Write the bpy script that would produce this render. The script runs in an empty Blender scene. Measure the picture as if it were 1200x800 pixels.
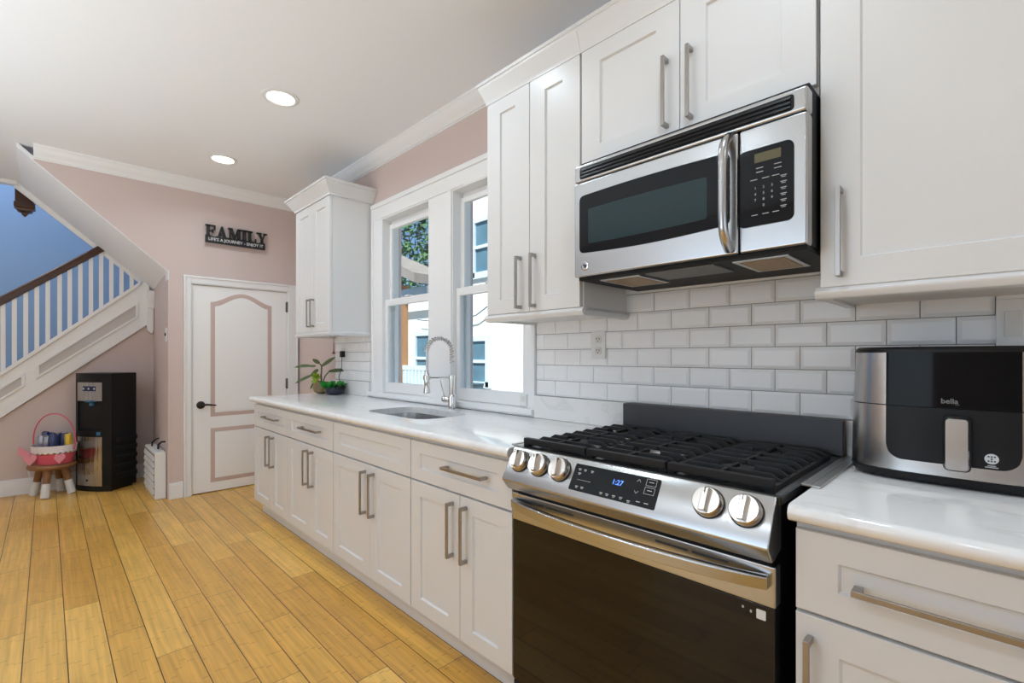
import bpy, bmesh, math, random
from mathutils import Vector, Matrix
random.seed(7)
PI = math.pi
SC = bpy.context.scene
COL = SC.collection

# ------------------------------------------------------------------ camera
CF, CTH, CH = 557.255, 0.77461, 1.24336
cam = bpy.data.cameras.new('camera'); cam.sensor_fit = 'HORIZONTAL'; cam.sensor_width = 36
cam.lens = CF * 36 / 1200; cam.shift_y = 17.0 / 1200; cam.clip_start = 0.02; cam.clip_end = 200
camo = bpy.data.objects.new('camera', cam); COL.objects.link(camo)
camo.location = (0, 0, CH); camo.rotation_euler = (PI/2, 0, -CTH)
SC.camera = camo
# ------------------------------------------------------------------ colour management
vs = SC.view_settings
vs.view_transform = 'Standard'; vs.look = 'None'; vs.exposure = -0.1; vs.gamma = 1.0; vs.use_curve_mapping = False
SC.cycles.max_bounces = 10; SC.cycles.diffuse_bounces = 5; SC.cycles.glossy_bounces = 5
SC.cycles.transparent_max_bounces = 12; SC.cycles.caustics_reflective = False; SC.cycles.caustics_refractive = False
SC.cycles.sample_clamp_indirect = 6.0
# ------------------------------------------------------------------ world, sun, lamps
W = bpy.data.worlds.new('world'); SC.world = W; W.use_nodes = True
nt = W.node_tree; bg = nt.nodes['Background']
sky = nt.nodes.new('ShaderNodeTexSky'); sky.sky_type = 'HOSEK_WILKIE'; sky.turbidity = 3.0; sky.sun_direction = (-0.55, -0.25, 0.8)
nt.links.new(sky.outputs[0], bg.inputs[0]); bg.inputs[1].default_value = 4.0
def light(name, kind, loc, energy, color=(1, 1, 1), rot=(0, 0, 0), **kw):
    l = bpy.data.lights.new(name, kind); l.energy = energy; l.color = color
    for k, v in kw.items(): setattr(l, k, v)
    o = bpy.data.objects.new(name, l); COL.objects.link(o); o.location = loc; o.rotation_euler = rot
    return o
light('sun', 'SUN', (-5, 0, 12), 9.0, (1, .97, .92), rot=(0.28, -0.62, 0), angle=0.02)
# first two: daylight coming through the openings of the room behind and beside the camera
light('daylight_left', 'AREA', (-2.75, 1.6, 1.55), 26, (.74, .87, 1), rot=(0, -PI/2, 0), shape='RECTANGLE', size=1.7, size_y=2.3)
light('daylight_near', 'AREA', (-0.3, -2.75, 1.5), 14, (.76, .88, 1), rot=(PI/2, 0, 0), shape='RECTANGLE', size=2.3, size_y=1.7)
light('added_ceiling_fill', 'AREA', (-1.3, 2.6, 1.2), 60, (.70, .86, 1), rot=(PI, 0, 0), shape='RECTANGLE', size=1.6, size_y=3.6)  # unseen fill lamp aimed upward, added to brighten the ceiling
light('added_hall_fill', 'AREA', (-1.0, 6.7, 4.6), 75, (.97, .98, 1), rot=(0, 0, 0), shape='RECTANGLE', size=1.8, size_y=.8)  # unseen area lamp added below the hall ceiling to light the blue wall
CAN_E = 4.1
CANS = [(1.01, 3.03), (1.0, 4.30), (1.0, 1.75), (1.0, .45), (1.0, -.85), (-.9, 3.6), (-.9, 1.35), (-.9, .1), (-.9, -1.2)]

# ------------------------------------------------------------------ materials
def mat(name, col, rough=.5, metal=0, spec=.5, emit=None, estr=0, coat=0):
    m = bpy.data.materials.new(name); m.use_nodes = True
    b = m.node_tree.nodes['Principled BSDF']
    b.inputs['Base Color'].default_value = (*col, 1); b.inputs['Roughness'].default_value = rough
    b.inputs['Metallic'].default_value = metal; b.inputs['Specular IOR Level'].default_value = spec
    b.inputs['Coat Weight'].default_value = coat
    if emit: b.inputs['Emission Color'].default_value = (*emit, 1); b.inputs['Emission Strength'].default_value = estr
    return m
def nodes(m):
    N = m.node_tree.nodes; return N, m.node_tree.links, N['Principled BSDF']
def var(m, scale=4, amt=.06, bump=0, bscale=60, stretch=(1, 1, 1)):
    """slight procedural variation of colour, plus optional fine bump"""
    N, L, b = nodes(m)
    tc = N.new('ShaderNodeTexCoord'); mp = N.new('ShaderNodeMapping'); mp.inputs['Scale'].default_value = stretch
    L.new(tc.outputs['Object'], mp.inputs[0])
    n = N.new('ShaderNodeTexNoise'); n.inputs['Scale'].default_value = scale; n.inputs['Detail'].default_value = 3
    L.new(mp.outputs[0], n.inputs['Vector'])
    mx = N.new('ShaderNodeMix'); mx.data_type = 'RGBA'
    c = b.inputs['Base Color'].default_value[:3]
    mx.inputs[6].default_value = (*[x*(1-amt) for x in c], 1); mx.inputs[7].default_value = (*[min(1, x*(1+amt)) for x in c], 1)
    L.new(n.outputs[0], mx.inputs[0]); L.new(mx.outputs[2], b.inputs['Base Color'])
    if bump:
        n2 = N.new('ShaderNodeTexNoise'); n2.inputs['Scale'].default_value = bscale; L.new(mp.outputs[0], n2.inputs['Vector'])
        bp = N.new('ShaderNodeBump'); bp.inputs['Strength'].default_value = bump; bp.inputs['Distance'].default_value = .002
        L.new(n2.outputs[0], bp.inputs['Height']); L.new(bp.outputs[0], b.inputs['Normal'])
    return m
M = {}
M['cab'] = var(mat('white_cabinet_paint', (.725, .72, .72), .32), 2, .012)
M['trim'] = var(mat('white_trim_paint', (.85, .85, .855), .38), 2, .012)
M['pink'] = var(mat('pink_wall_paint', (.64, .525, .495), .6), 1.2, .03, .05, 90)
M['blue'] = var(mat('blue_wall_paint', (.25, .385, .58), .6), 1.2, .03)
M['ceil'] = var(mat('ceiling_paint', (.86, .875, .90), .8), .8, .015)
M['soffit'] = var(mat('soffit_paint', (.84, .85, .87), .7), .8, .015)
M['wall'] = var(mat('plain_wall_paint', (.70, .64, .62), .7), 1, .02)
M['tile'] = mat('glazed_tile', (.90, .90, .905), .3)
M['grout'] = mat('grout', (.30, .29, .28), .9)
M['door'] = var(mat('door_paint', (.90, .90, .905), .4), 2, .01)
M['pinkmould'] = mat('pink_moulding', (.60, .46, .42), .5)
M['nickel'] = var(mat('brushed_nickel', (.40, .375, .35), .34, 1), 40, .06)
M['black'] = mat('black_plastic', (.010, .010, .011), .38, spec=.25)
M['mblack'] = mat('matte_black', (.012, .012, .013), .6, spec=.25)
M['bglass'] = mat('black_glass', (.004, .005, .007), .05, spec=.22)
M['ovenglass'] = mat('oven_glass', (.006, .004, .003), .05, spec=.42)
M['iron'] = var(mat('cast_iron', (.011, .011, .012), .5, spec=.3), 60, .2, .15, 300)
M['enamel'] = mat('black_enamel', (.012, .012, .012), .18)
M['chrome'] = mat('chrome', (.72, .70, .68), .12, 1)
M['knob'] = mat('knob_metal', (.66, .62, .58), .2, 1)
M['bronze'] = mat('dark_bronze', (.03, .025, .022), .4, .6)
M['hinge'] = mat('hinge_metal', (.18, .17, .16), .4, 1)
M['wood'] = var(mat('dark_stair_wood', (.06, .021, .009), .35), 14, .3, 0, 60, (1, 1, 6))
M['stoolwood'] = var(mat('stool_wood', (.26, .12, .045), .45), 16, .3)
M['sock'] = var(mat('white_sock', (.72, .71, .69), .9), 60, .06, .3, 200)
M['pinkplastic'] = var(mat('pink_felt', (.72, .11, .16), .7), 30, .06)
M['palepink'] = mat('pale_pink_felt', (.80, .30, .36), .7)
M['lace'] = var(mat('white_lace', (.80, .76, .78), .8), 60, .08)
M['candy'] = var(mat('blue_wrapper', (.035, .05, .15), .3), 40, .5)
M['candy2'] = var(mat('silver_wrapper', (.35, .36, .42), .25, .5), 40, .3)
M['yellow'] = mat('yellow_wrapper', (.75, .5, .04), .4)
M['whitepl'] = mat('white_plastic', (.78, .78, .77), .4)
M['slot'] = mat('dark_slot', (.03, .03, .03), .6)
M['ivory'] = mat('socket_face', (.70, .69, .66), .4)
M['sink'] = mat('sink_steel', (.62, .62, .62), .22, 1)
M['filter'] = var(mat('amber_lamp_cover', (.30, .17, .035), .35, .2), 70, .5)
M['alu'] = mat('aluminium', (.55, .55, .54), .35, 1)
M['greymesh'] = mat('grey_mesh', (.16, .16, .16), .5, .4)
M['print'] = mat('pale_print', (.50, .50, .50), .5)
M['dimprint'] = mat('dim_print', (.20, .20, .20), .5)
M['lcd'] = mat('amber_lcd', (.10, .085, .03), .3)
M['clock'] = mat('blue_led', (.02, .05, .3), .4, emit=(.10, .28, 1), estr=2.2)
M['ledblue'] = mat('blue_button_panel', (.01, .02, .09), .3)
M['cyan'] = mat('blue_lever', (.03, .16, .32), .35)
M['lamp'] = mat('lit_lamp', (1, 1, 1), .5, emit=(1, .98, .95), estr=9)
M['leaf'] = var(mat('dark_leaf', (.085, .12, .04), .4), 30, .35)
M['lime'] = var(mat('lime_leaf', (.30, .42, .03), .45), 30, .3)
M['green'] = var(mat('bright_green_leaf', (.02, .25, .03), .4), 30, .3)
M['pot'] = var(mat('olive_pot', (.22, .15, .06), .4), 20, .35)
M['darkpot'] = mat('dark_pot', (.012, .013, .03), .3)
M['redcap'] = mat('red_flower', (.25, .02, .04), .5)
M['stucco'] = var(mat('white_stucco', (.82, .80, .77), .9), 3, .03, .4, 40)
M['extblue'] = mat('pale_blue_frame', (.62, .74, .82), .5)
M['extglass'] = var(mat('house_glass', (.10, .19, .25), .15), 3, .3)
M['postwood'] = var(mat('porch_wood', (.42, .22, .10), .7), 6, .3, 0, 60, (4, 4, .6))
M['roofwood'] = var(mat('porch_roof', (.26, .23, .21), .8), 5, .3)
M['ground'] = var(mat('yard_ground', (.35, .34, .31), .9), 3, .15)
M['foliage'] = var(mat('tree_leaf', (.08, .19, .06), .6), 3, .5)
M['bark'] = mat('bark', (.10, .07, .05), .9)
M['ac'] = mat('blue_grey_box', (.10, .16, .20), .6)
M['sign'] = mat('sign_black', (.014, .014, .016), .45)
M['signtext'] = mat('sign_text', (.66, .66, .66), .5)
M['sticker'] = mat('white_sticker', (.75, .75, .74), .5)
def steel(name, col, rough, axis='y', amt=.012):
    m = mat(name, col, rough, 1); N, L, b = nodes(m)
    tc = N.new('ShaderNodeTexCoord'); mp = N.new('ShaderNodeMapping')
    mp.inputs['Scale'].default_value = {'y': (900, 5, 900), 'z': (900, 900, 5), 'x': (5, 900, 900)}[axis]
    L.new(tc.outputs['Object'], mp.inputs[0])
    n = N.new('ShaderNodeTexNoise'); n.inputs['Scale'].default_value = 1; n.inputs['Detail'].default_value = 2
    L.new(mp.outputs[0], n.inputs['Vector'])
    mr = N.new('ShaderNodeMapRange'); mr.inputs[3].default_value = rough-.04; mr.inputs[4].default_value = rough+.04
    L.new(n.outputs[0], mr.inputs[0]); L.new(mr.outputs[0], b.inputs['Roughness'])
    bp = N.new('ShaderNodeBump'); bp.inputs['Strength'].default_value = amt; bp.inputs['Distance'].default_value = .0006
    L.new(n.outputs[0], bp.inputs['Height']); L.new(bp.outputs[0], b.inputs['Normal'])
    return m
M['steel'] = steel('stainless_steel', (.50, .505, .51), .25)
M['vsteel'] = steel('upright_brushed_steel', (.52, .51, .50), .24, 'z')
M['steelgrey'] = steel('grey_steel_backguard', (.085, .085, .09), .5)
M['wavysteel'] = steel('wavy_upright_steel', (.55, .54, .53), .2, 'z')
def wavy(m):
    N, L, b = nodes(m); tc = N.new('ShaderNodeTexCoord'); mp = N.new('ShaderNodeMapping'); mp.inputs['Scale'].default_value = (38, 38, 1.6); L.new(tc.outputs['Object'], mp.inputs[0])
    n = N.new('ShaderNodeTexNoise'); n.inputs['Scale'].default_value = 1; L.new(mp.outputs[0], n.inputs['Vector'])
    bp = N.new('ShaderNodeBump'); bp.inputs['Strength'].default_value = .8; bp.inputs['Distance'].default_value = .012; L.new(n.outputs[0], bp.inputs['Height']); L.new(bp.outputs[0], b.inputs['Normal'])
wavy(M['wavysteel'])
def make_floor():
    m = mat('bamboo_planks', (.5, .25, .07), .28); N, L, b = nodes(m)
    tc = N.new('ShaderNodeTexCoord'); sp = N.new('ShaderNodeSeparateXYZ'); L.new(tc.outputs['Object'], sp.inputs[0])
    def math_(op, a, bb=None):
        n = N.new('ShaderNodeMath'); n.operation = op
        for i, v in enumerate((a, bb)):
            if v is None: continue
            if isinstance(v, (int, float)): n.inputs[i].default_value = v
            else: L.new(v, n.inputs[i])
        return n.outputs[0]
    u = math_('DIVIDE', math_('ADD', sp.outputs[0], .072 + .131*40), .131)
    row = math_('FLOOR', u); fu = math_('FRACT', u)
    wn = N.new('ShaderNodeTexWhiteNoise'); wn.noise_dimensions = '1D'; L.new(row, wn.inputs['W'])
    v = math_('DIVIDE', math_('ADD', math_('ADD', sp.outputs[1], 20), math_('MULTIPLY', wn.outputs[0], 3.7)), .92)
    seg = math_('FLOOR', v); fv = math_('FRACT', v)
    cb = N.new('ShaderNodeCombineXYZ'); L.new(row, cb.inputs[0]); L.new(seg, cb.inputs[1])
    w2 = N.new('ShaderNodeTexWhiteNoise'); w2.noise_dimensions = '2D'; L.new(cb.outputs[0], w2.inputs['Vector'])
    cr = N.new('ShaderNodeValToRGB'); e = cr.color_ramp.elements
    e[0].color = (.63, .325, .062, 1); e[1].color = (.82, .49, .125, 1)
    x = cr.color_ramp.elements.new(.5); x.color = (.73, .405, .09, 1)
    L.new(w2.outputs[0], cr.inputs[0])
    # long grain
    mp = N.new('ShaderNodeMapping'); mp.inputs['Scale'].default_value = (70, 2.2, 1); L.new(tc.outputs['Object'], mp.inputs[0])
    off = N.new('ShaderNodeVectorMath'); off.operation = 'ADD'; L.new(mp.outputs[0], off.inputs[0]); L.new(w2.outputs['Color'], off.inputs[1])
    g = N.new('ShaderNodeTexNoise'); g.inputs['Scale'].default_value = 1; g.inputs['Detail'].default_value = 4; L.new(off.outputs[0], g.inputs['Vector'])
    gr = N.new('ShaderNodeMapRange'); gr.inputs[1].default_value = .3; gr.inputs[2].default_value = .7; gr.inputs[3].default_value = .80; gr.inputs[4].default_value = 1.12
    L.new(g.outputs[0], gr.inputs[0])
    # knuckles of the bamboo: short dark cross dashes, one strip at a time
    st = math_('MULTIPLY', fu, 6); sti = math_('FLOOR', st)
    cb2 = N.new('ShaderNodeCombineXYZ'); L.new(row, cb2.inputs[0]); L.new(sti, cb2.inputs[1]); L.new(seg, cb2.inputs[2])
    w3 = N.new('ShaderNodeTexWhiteNoise'); w3.noise_dimensions = '3D'; L.new(cb2.outputs[0], w3.inputs['Vector'])
    kv = math_('FRACT', math_('ADD', math_('MULTIPLY', sp.outputs[1], 4.6), w3.outputs[0]))
    kn = math_('MULTIPLY', math_('LESS_THAN', kv, .026), .27)
    val = math_('SUBTRACT', gr.outputs[0], kn)
    blot = N.new('ShaderNodeTexNoise'); blot.inputs['Scale'].default_value = 5; blot.inputs['Detail'].default_value = 3; L.new(tc.outputs['Object'], blot.inputs['Vector'])
    br = N.new('ShaderNodeMapRange'); br.inputs[3].default_value = .86; br.inputs[4].default_value = 1.13; L.new(blot.outputs[0], br.inputs[0])
    val = math_('MULTIPLY', val, br.outputs[0])
    ml = N.new('ShaderNodeVectorMath'); ml.operation = 'SCALE'; L.new(cr.outputs[0], ml.inputs[0]); L.new(val, ml.inputs['Scale'])
    e1 = math_('LESS_THAN', fu, .026); e2 = math_('LESS_THAN', fv, .0028)
    gap = math_('MAXIMUM', e1, e2)
    mx = N.new('ShaderNodeMix'); mx.data_type = 'RGBA'; L.new(gap, mx.inputs[0]); L.new(ml.outputs[0], mx.inputs[6]); mx.inputs[7].default_value = (.05, .024, .008, 1)
    L.new(mx.outputs[2], b.inputs['Base Color'])
    bp = N.new('ShaderNodeBump'); bp.inputs['Strength'].default_value = .35; bp.inputs['Distance'].default_value = .002
    L.new(math_('SUBTRACT', g.outputs[0], math_('MULTIPLY', gap, 2)), bp.inputs['Height']); L.new(bp.outputs[0], b.inputs['Normal'])
    return m
M['floor'] = make_floor()
def make_quartz():
    m = mat('white_quartz', (.82, .81, .80), .10, spec=.6); N, L, b = nodes(m)
    tc = N.new('ShaderNodeTexCoord'); mp = N.new('ShaderNodeMapping'); mp.inputs['Scale'].default_value = (2.2, 1, 2); mp.inputs['Rotation'].default_value = (0, 0, .5)
    L.new(tc.outputs['Object'], mp.inputs[0])
    n = N.new('ShaderNodeTexNoise'); n.inputs['Scale'].default_value = 3; n.inputs['Detail'].default_value = 6; n.inputs['Distortion'].default_value = 1.2
    L.new(mp.outputs[0], n.inputs['Vector'])
    r = N.new('ShaderNodeValToRGB'); e = r.color_ramp.elements
    e[0].position = .47; e[0].color = (.86, .855, .85, 1); e[1].position = .53; e[1].color = (.86, .855, .85, 1)
    x = r.color_ramp.elements.new(.5); x.color = (.79, .78, .765, 1)
    L.new(n.outputs[0], r.inputs[0]); L.new(r.outputs[0], b.inputs['Base Color'])
    return m
M['quartz'] = make_quartz()
def make_glass():
    m = bpy.data.materials.new('window_glass'); m.use_nodes = True; N = m.node_tree.nodes; L = m.node_tree.links
    N.remove(N['Principled BSDF']); o = N['Material Output']
    t = N.new('ShaderNodeBsdfTransparent'); t.inputs[0].default_value = (.93, .97, .98, 1)
    g = N.new('ShaderNodeBsdfGlossy'); g.inputs['Roughness'].default_value = .02
    lw = N.new('ShaderNodeLayerWeight'); pw = N.new('ShaderNodeMath'); pw.operation = 'POWER'; pw.inputs[1].default_value = 5; L.new(lw.outputs['Facing'], pw.inputs[0])
    f = N.new('ShaderNodeMapRange'); f.inputs[3].default_value = .02; f.inputs[4].default_value = .6; L.new(pw.outputs[0], f.inputs[0])
    mx = N.new('ShaderNodeMixShader'); L.new(f.outputs[0], mx.inputs[0]); L.new(t.outputs[0], mx.inputs[1]); L.new(g.outputs[0], mx.inputs[2])
    L.new(mx.outputs[0], o.inputs[0]); return m
M['glass'] = make_glass()

# ------------------------------------------------------------------ geometry helpers
def ray(px, py):
    a = (px-600)/CF; b = -(py-416.98)/CF; s, c = math.sin(CTH), math.cos(CTH)
    return Vector((s+a*c, c-a*s, b))
def onX(px, py, X): r = ray(px, py); t = X/r.x; return Vector((X, r.y*t, CH+r.z*t))
def onY(px, py, Y): r = ray(px, py); t = Y/r.y; return Vector((r.x*t, Y, CH+r.z*t))
def onZ(px, py, Z): r = ray(px, py); t = (Z-CH)/r.z; return Vector((r.x*t, r.y*t, Z))
class MB:
    def __init__(s): s.bm = bmesh.new()
    def face(s, pts):
        vs_ = [s.bm.verts.new(p) for p in pts]
        try: return s.bm.faces.new(vs_)
        except ValueError: return None
    def box(s, x0, x1, y0, y1, z0, z1, mtx=None):
        P = [Vector((x, y, z)) for z in (z0, z1) for x, y in ((x0, y0), (x1, y0), (x1, y1), (x0, y1))]
        if mtx: P = [mtx @ p for p in P]
        v = [s.bm.verts.new(p) for p in P]
        for f in ((0, 3, 2, 1), (4, 5, 6, 7), (0, 1, 5, 4), (1, 2, 6, 5), (2, 3, 7, 6), (3, 0, 4, 7)): s.bm.faces.new([v[i] for i in f])
        return s
    def loft(s, rings, closed=True, caps=True):
        R = [[s.bm.verts.new(p) for p in r] for r in rings]; n = len(R[0])
        for a, b in zip(R, R[1:]):
            for i in range(n if closed else n-1):
                j = (i+1) % n
                try: s.bm.faces.new((a[i], a[j], b[j], b[i]))
                except ValueError: pass
        if caps and n > 2:
            s.bm.faces.new(list(reversed(R[0]))); s.bm.faces.new(R[-1])
        return s
    def prism(s, pts, vec):
        vec = Vector(vec); pts = [Vector(p) for p in pts]
        return s.loft([pts, [p+vec for p in pts]])
    def cyl(s, p0, p1, r0, r1=None, n=20):
        p0 = Vector(p0); p1 = Vector(p1); r1 = r0 if r1 is None else r1
        q = (p1-p0).normalized().to_track_quat('Z', 'Y')
        ring = lambda p, r: [p + q @ Vector((math.cos(t*2*PI/n)*r, math.sin(t*2*PI/n)*r, 0)) for t in range(n)]
        return s.loft([ring(p0, r0), ring(p1, r1)])
    def lathe(s, prof, c=(0, 0, 0), n=28, axis=None, caps=True):
        c = Vector(c); q = Vector(axis).normalized().to_track_quat('Z', 'Y') if axis else None
        rings = []
        for r, z in prof:
            ring = [Vector((math.cos(t*2*PI/n)*r, math.sin(t*2*PI/n)*r, z)) for t in range(n)]
            rings.append([c + (q @ p if q else p) for p in ring])
        return s.loft(rings, caps=caps)
    def tube(s, path, r, n=10, flat=None, caps=True):
        path = [Vector(p) for p in path]; rings = []; N = len(path); up = None
        for i, p in enumerate(path):
            t = (path[min(i+1, N-1)] - path[max(i-1, 0)]).normalized()
            if up is None:
                up = Vector((0, 0, 1)) if abs(t.z) < .9 else Vector((1, 0, 0))
            a = t.cross(up).normalized(); b = a.cross(t).normalized(); up = b
            rr = r[i] if isinstance(r, (list, tuple)) else r
            if flat: rings.append([p + a*x + b*y for x, y in ((-flat[0], -flat[1]), (flat[0], -flat[1]), (flat[0], flat[1]), (-flat[0], flat[1]))])
            else: rings.append([p + a*math.cos(k*2*PI/n)*rr + b*math.sin(k*2*PI/n)*rr for k in range(n)])
        return s.loft(rings, caps=caps)
    def ball(s, c, r, sc=(1, 1, 1), sub=2, jit=0):
        g = bmesh.ops.create_icosphere(s.bm, subdivisions=sub, radius=1)
        for v in g['verts']:
            k = 1 + random.uniform(-jit, jit)
            v.co = Vector((v.co.x*sc[0]*r*k, v.co.y*sc[1]*r*k, v.co.z*sc[2]*r*k)) + Vector(c)
        return s
def rrect(y0, y1, z0, z1, r, n=5):
    out = []
    for cy, cz, a0 in ((y1-r, z1-r, 0), (y0+r, z1-r, PI/2), (y0+r, z0+r, PI), (y1-r, z0+r, 1.5*PI)):
        for i in range(n+1):
            a = a0 + PI/2*i/n; out.append((cy+math.cos(a)*r, cz+math.sin(a)*r))
    return out
def plate(mb, x, y0, y1, z0, z1, r=.005, t=.003):
    """rounded rectangular plate whose face looks toward -X"""
    pr = rrect(y0, y1, z0, z1, r)
    mb.loft([[Vector((x+t, y, z)) for y, z in pr], [Vector((x, y, z)) for y, z in pr]]); return mb
def root_matrix(o):
    m = Matrix.Identity(4)
    while o is not None:
        m = (Matrix.Translation(o.location) @ o.rotation_euler.to_matrix().to_4x4()) @ m
        o = o.parent
    return m
def obj(name, mb, m, parent=None, smooth=False, bevel=0, seg=2, local=False, angle=35):
    bm = mb.bm
    if parent is not None and not local: bm.transform(root_matrix(parent).inverted())
    bmesh.ops.recalc_face_normals(bm, faces=bm.faces)
    me = bpy.data.meshes.new(name); bm.to_mesh(me); bm.free()
    me.materials.append(m)
    if smooth:
        for p in me.polygons: p.use_smooth = True
        me.set_sharp_from_angle(angle=math.radians(angle))
    o = bpy.data.objects.new(name, me); COL.objects.link(o)
    if parent is not None: o.parent = parent
    if bevel:
        b = o.modifiers.new('bevel', 'BEVEL'); b.width = bevel; b.segments = seg; b.limit_method = 'ANGLE'; b.angle_limit = math.radians(40)
        b.harden_normals = True
        for p in me.polygons: p.use_smooth = True
    return o
def thing(name, label, cat, loc=(0, 0, 0), rotz=0, group=None):
    o = bpy.data.objects.new(name, None); COL.objects.link(o); o.empty_display_size = .05
    o.location = loc; o.rotation_euler = (0, 0, rotz)
    return tag(o, label, cat, group)
def tag(o, label, cat, group=None):
    o['label'] = label; o['category'] = cat
    if group: o['group'] = group
    return o
def struct(name, mb, m, parent=None, **k):
    o = obj(name, mb, m, parent, **k)
    if parent is None: o['kind'] = 'structure'
    return o
def text_mesh(txt, size, depth, bold=0):
    c = bpy.data.curves.new('lettering', 'FONT'); c.body = txt; c.size = size; c.extrude = depth; c.offset = bold
    c.align_x = 'CENTER'; c.align_y = 'CENTER'; c.resolution_u = 3
    o = bpy.data.objects.new('lettering', c); COL.objects.link(o)
    dg = bpy.context.evaluated_depsgraph_get(); me = bpy.data.meshes.new_from_object(o.evaluated_get(dg))
    bpy.data.objects.remove(o); bpy.data.curves.remove(c)
    mb = MB(); mb.bm.from_mesh(me); bpy.data.meshes.remove(me); return mb
def text_on(mb, origin, right, up):
    """place lettering: its x axis along right, y along up"""
    r = Vector(right).normalized(); u = Vector(up).normalized(); n = r.cross(u)
    m = Matrix((r, u, n)).transposed().to_4x4(); m.translation = Vector(origin); mb.bm.transform(m); return mb

XW, YB = 1.85, 5.02          # cabinet wall plane, back wall plane
YS = 6.15                    # plane of the wall under the stairs
ZC = 2.805                   # kitchen ceiling
CT = .922                    # worktop height

# ================================================================== SETTING
mb = MB(); mb.box(-2.6, 1.85, -2.6, 8.0, -.12, 0); struct('floor', mb, M['floor'])
mb = MB(); mb.box(-2.7, 2.0, -2.7, YS+.06, ZC, ZC+.14); struct('ceiling', mb, M['ceil'])
# cabinet wall with the two window openings
WZ0, WZ1 = .955, 2.29
OP = [(1.767, 2.409), (2.663, 3.29)]
mb = MB()
mb.box(XW, XW+.15, -2.7, 5.17, -.1, WZ0); mb.box(XW, XW+.15, -2.7, 5.17, WZ1, ZC)
for a, b in ((-2.7, OP[0][0]), (OP[0][1], OP[1][0]), (OP[1][1], 5.17)): mb.box(XW, XW+.15, a, b, WZ0, WZ1)
struct('wall_right', mb, M['pink'])
# back wall, with the hole of the door
DX0, DX1, DZ = .927, 1.732, 1.884
mb = MB()
mb.box(.752, DX0-.012, YB, YB+.12, 0, ZC); mb.box(DX1+.012, XW, YB, YB+.12, 0, ZC); mb.box(DX0-.012, DX1+.012, YB, YB+.12, DZ+.012, ZC)
mb.prism([(.752, YB+.001, 1.9785), (.752, YB+.001, ZC), (-.07, YB+.001, ZC), (-.07, YB+.001, 2.7056)], (0, .118, 0))
struct('wall_back', mb, M['pink'])
mb = MB(); mb.box(DX0-.1, DX1+.1, YB+.5, YB+.55, 0, DZ+.1); struct('wall_closet', mb, M['wall'])
# side wall of the nook beside the stairs
mb = MB(); mb.prism([(.752, YB+.12, 0), (.90, YB+.12, 0), (.93, YS, 0), (.795, YS, 0)], (0, 0, 2.02)); struct('wall_nook', mb, M['pink'])
# wall under the stairs (top follows the slope of the string)
def str_bot(x): return .70 + (x+.28)*.862
mb = MB(); mb.prism([(-2.6, YS, 0), (.95, YS, 0), (.95, YS, str_bot(.95)), (-1.09, YS, 0.0)][:1] + [(.95, YS, 0), (.95, YS, str_bot(.95)), (-1.0, YS, str_bot(-1.0)+.0), (-2.6, YS, .08)], (0, .1, 0))
struct('wall_stairs', mb, M['pink'])
mb = MB(); mb.box(-2.7, 2.2, 7.25, 7.35, -.1, 5.0); struct('wall_hall', mb, M['blue'])
mb = MB(); mb.box(2.1, 2.2, YS, 7.35, 0, 5.0); struct('wall_hall_end', mb, M['blue'])
mb = MB(); mb.box(-2.7, -2.6, YS, 7.35, 0, 5.0); mb.box(-2.7, -2.6, -2.7, .5, 0, ZC); mb.box(-2.7, -2.6, 2.7, YS, 0, ZC)
mb.box(-2.7, -2.6, .5, 2.7, 0, .75); mb.box(-2.7, -2.6, .5, 2.7, 2.35, ZC); struct('wall_left', mb, M['wall'])
mb = MB(); mb.box(-2.7, 2.0, -2.7, -2.6, 0, .7); mb.box(-2.7, 2.0, -2.7, -2.6, 2.35, ZC)
mb.box(-2.7, -1.45, -2.7, -2.6, .7, 2.35); mb.box(.85, 2.0, -2.7, -2.6, .7, 2.35); struct('wall_near', mb, M['wall'])
mb = MB(); mb.box(-2.7, 2.2, YS+.06, 7.35, 5.0, 5.1); struct('ceiling_hall', mb, M['ceil'])
mb = MB(); mb.box(-2.7, 2.2, YS-.02, YS+.06, ZC+.14, 5.0); struct('wall_hall_upper', mb, M['blue'])
# sloping soffit of the upper flight
def sof(x): return 2.706 - (x+.08)*.884
mb = MB()
y0, y1 = YB+.006, YS+.02
mb.loft([[Vector((-.16, y0, ZC+.01)), Vector((-.16, y0, sof(-.16))), Vector((.755, y0, sof(.755))), Vector((.755, y0, sof(.755)+.012))], [Vector((-.16, y1, ZC+.01)), Vector((-.16, y1, sof(-.16))), Vector((.83, y1, sof(.83))), Vector((.83, y1, sof(.83)+.012))]])
mb.box(.7505, .756, YB-.003, YB+.125, sof(.752)-.065, sof(.752)+.012)
struct('ceiling_stair_soffit', mb, M['soffit'])
mb = MB()
mb.prism([(-.21, YS+.018, sof(-.21)+.02), (-.21, YS+.018, sof(-.21)-.06), (.80, YS+.018, sof(.80)-.035), (.80, YS+.018, sof(.80)+.03)], (0, .03, 0))
mb.box(-2.6, -.19, YS-.02, YS+.06, ZC-.03, ZC+.02)
struct('trim_5', mb, M['trim'])
# baseboards
mb = MB(); mb.box(.757, .858, YB-.018, YB, 0, .125); mb.box(.757, .858, YB-.012, YB, .125, .14); struct('baseboard_back', mb, M['trim'], bevel=.003)
mb = MB(); mb.box(-2.6, .79, YS-.02, YS, 0, .125); mb.box(-2.6, .79, YS-.012, YS, .125, .142); struct('baseboard_stairs', mb, M['trim'], bevel=.003)
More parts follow.
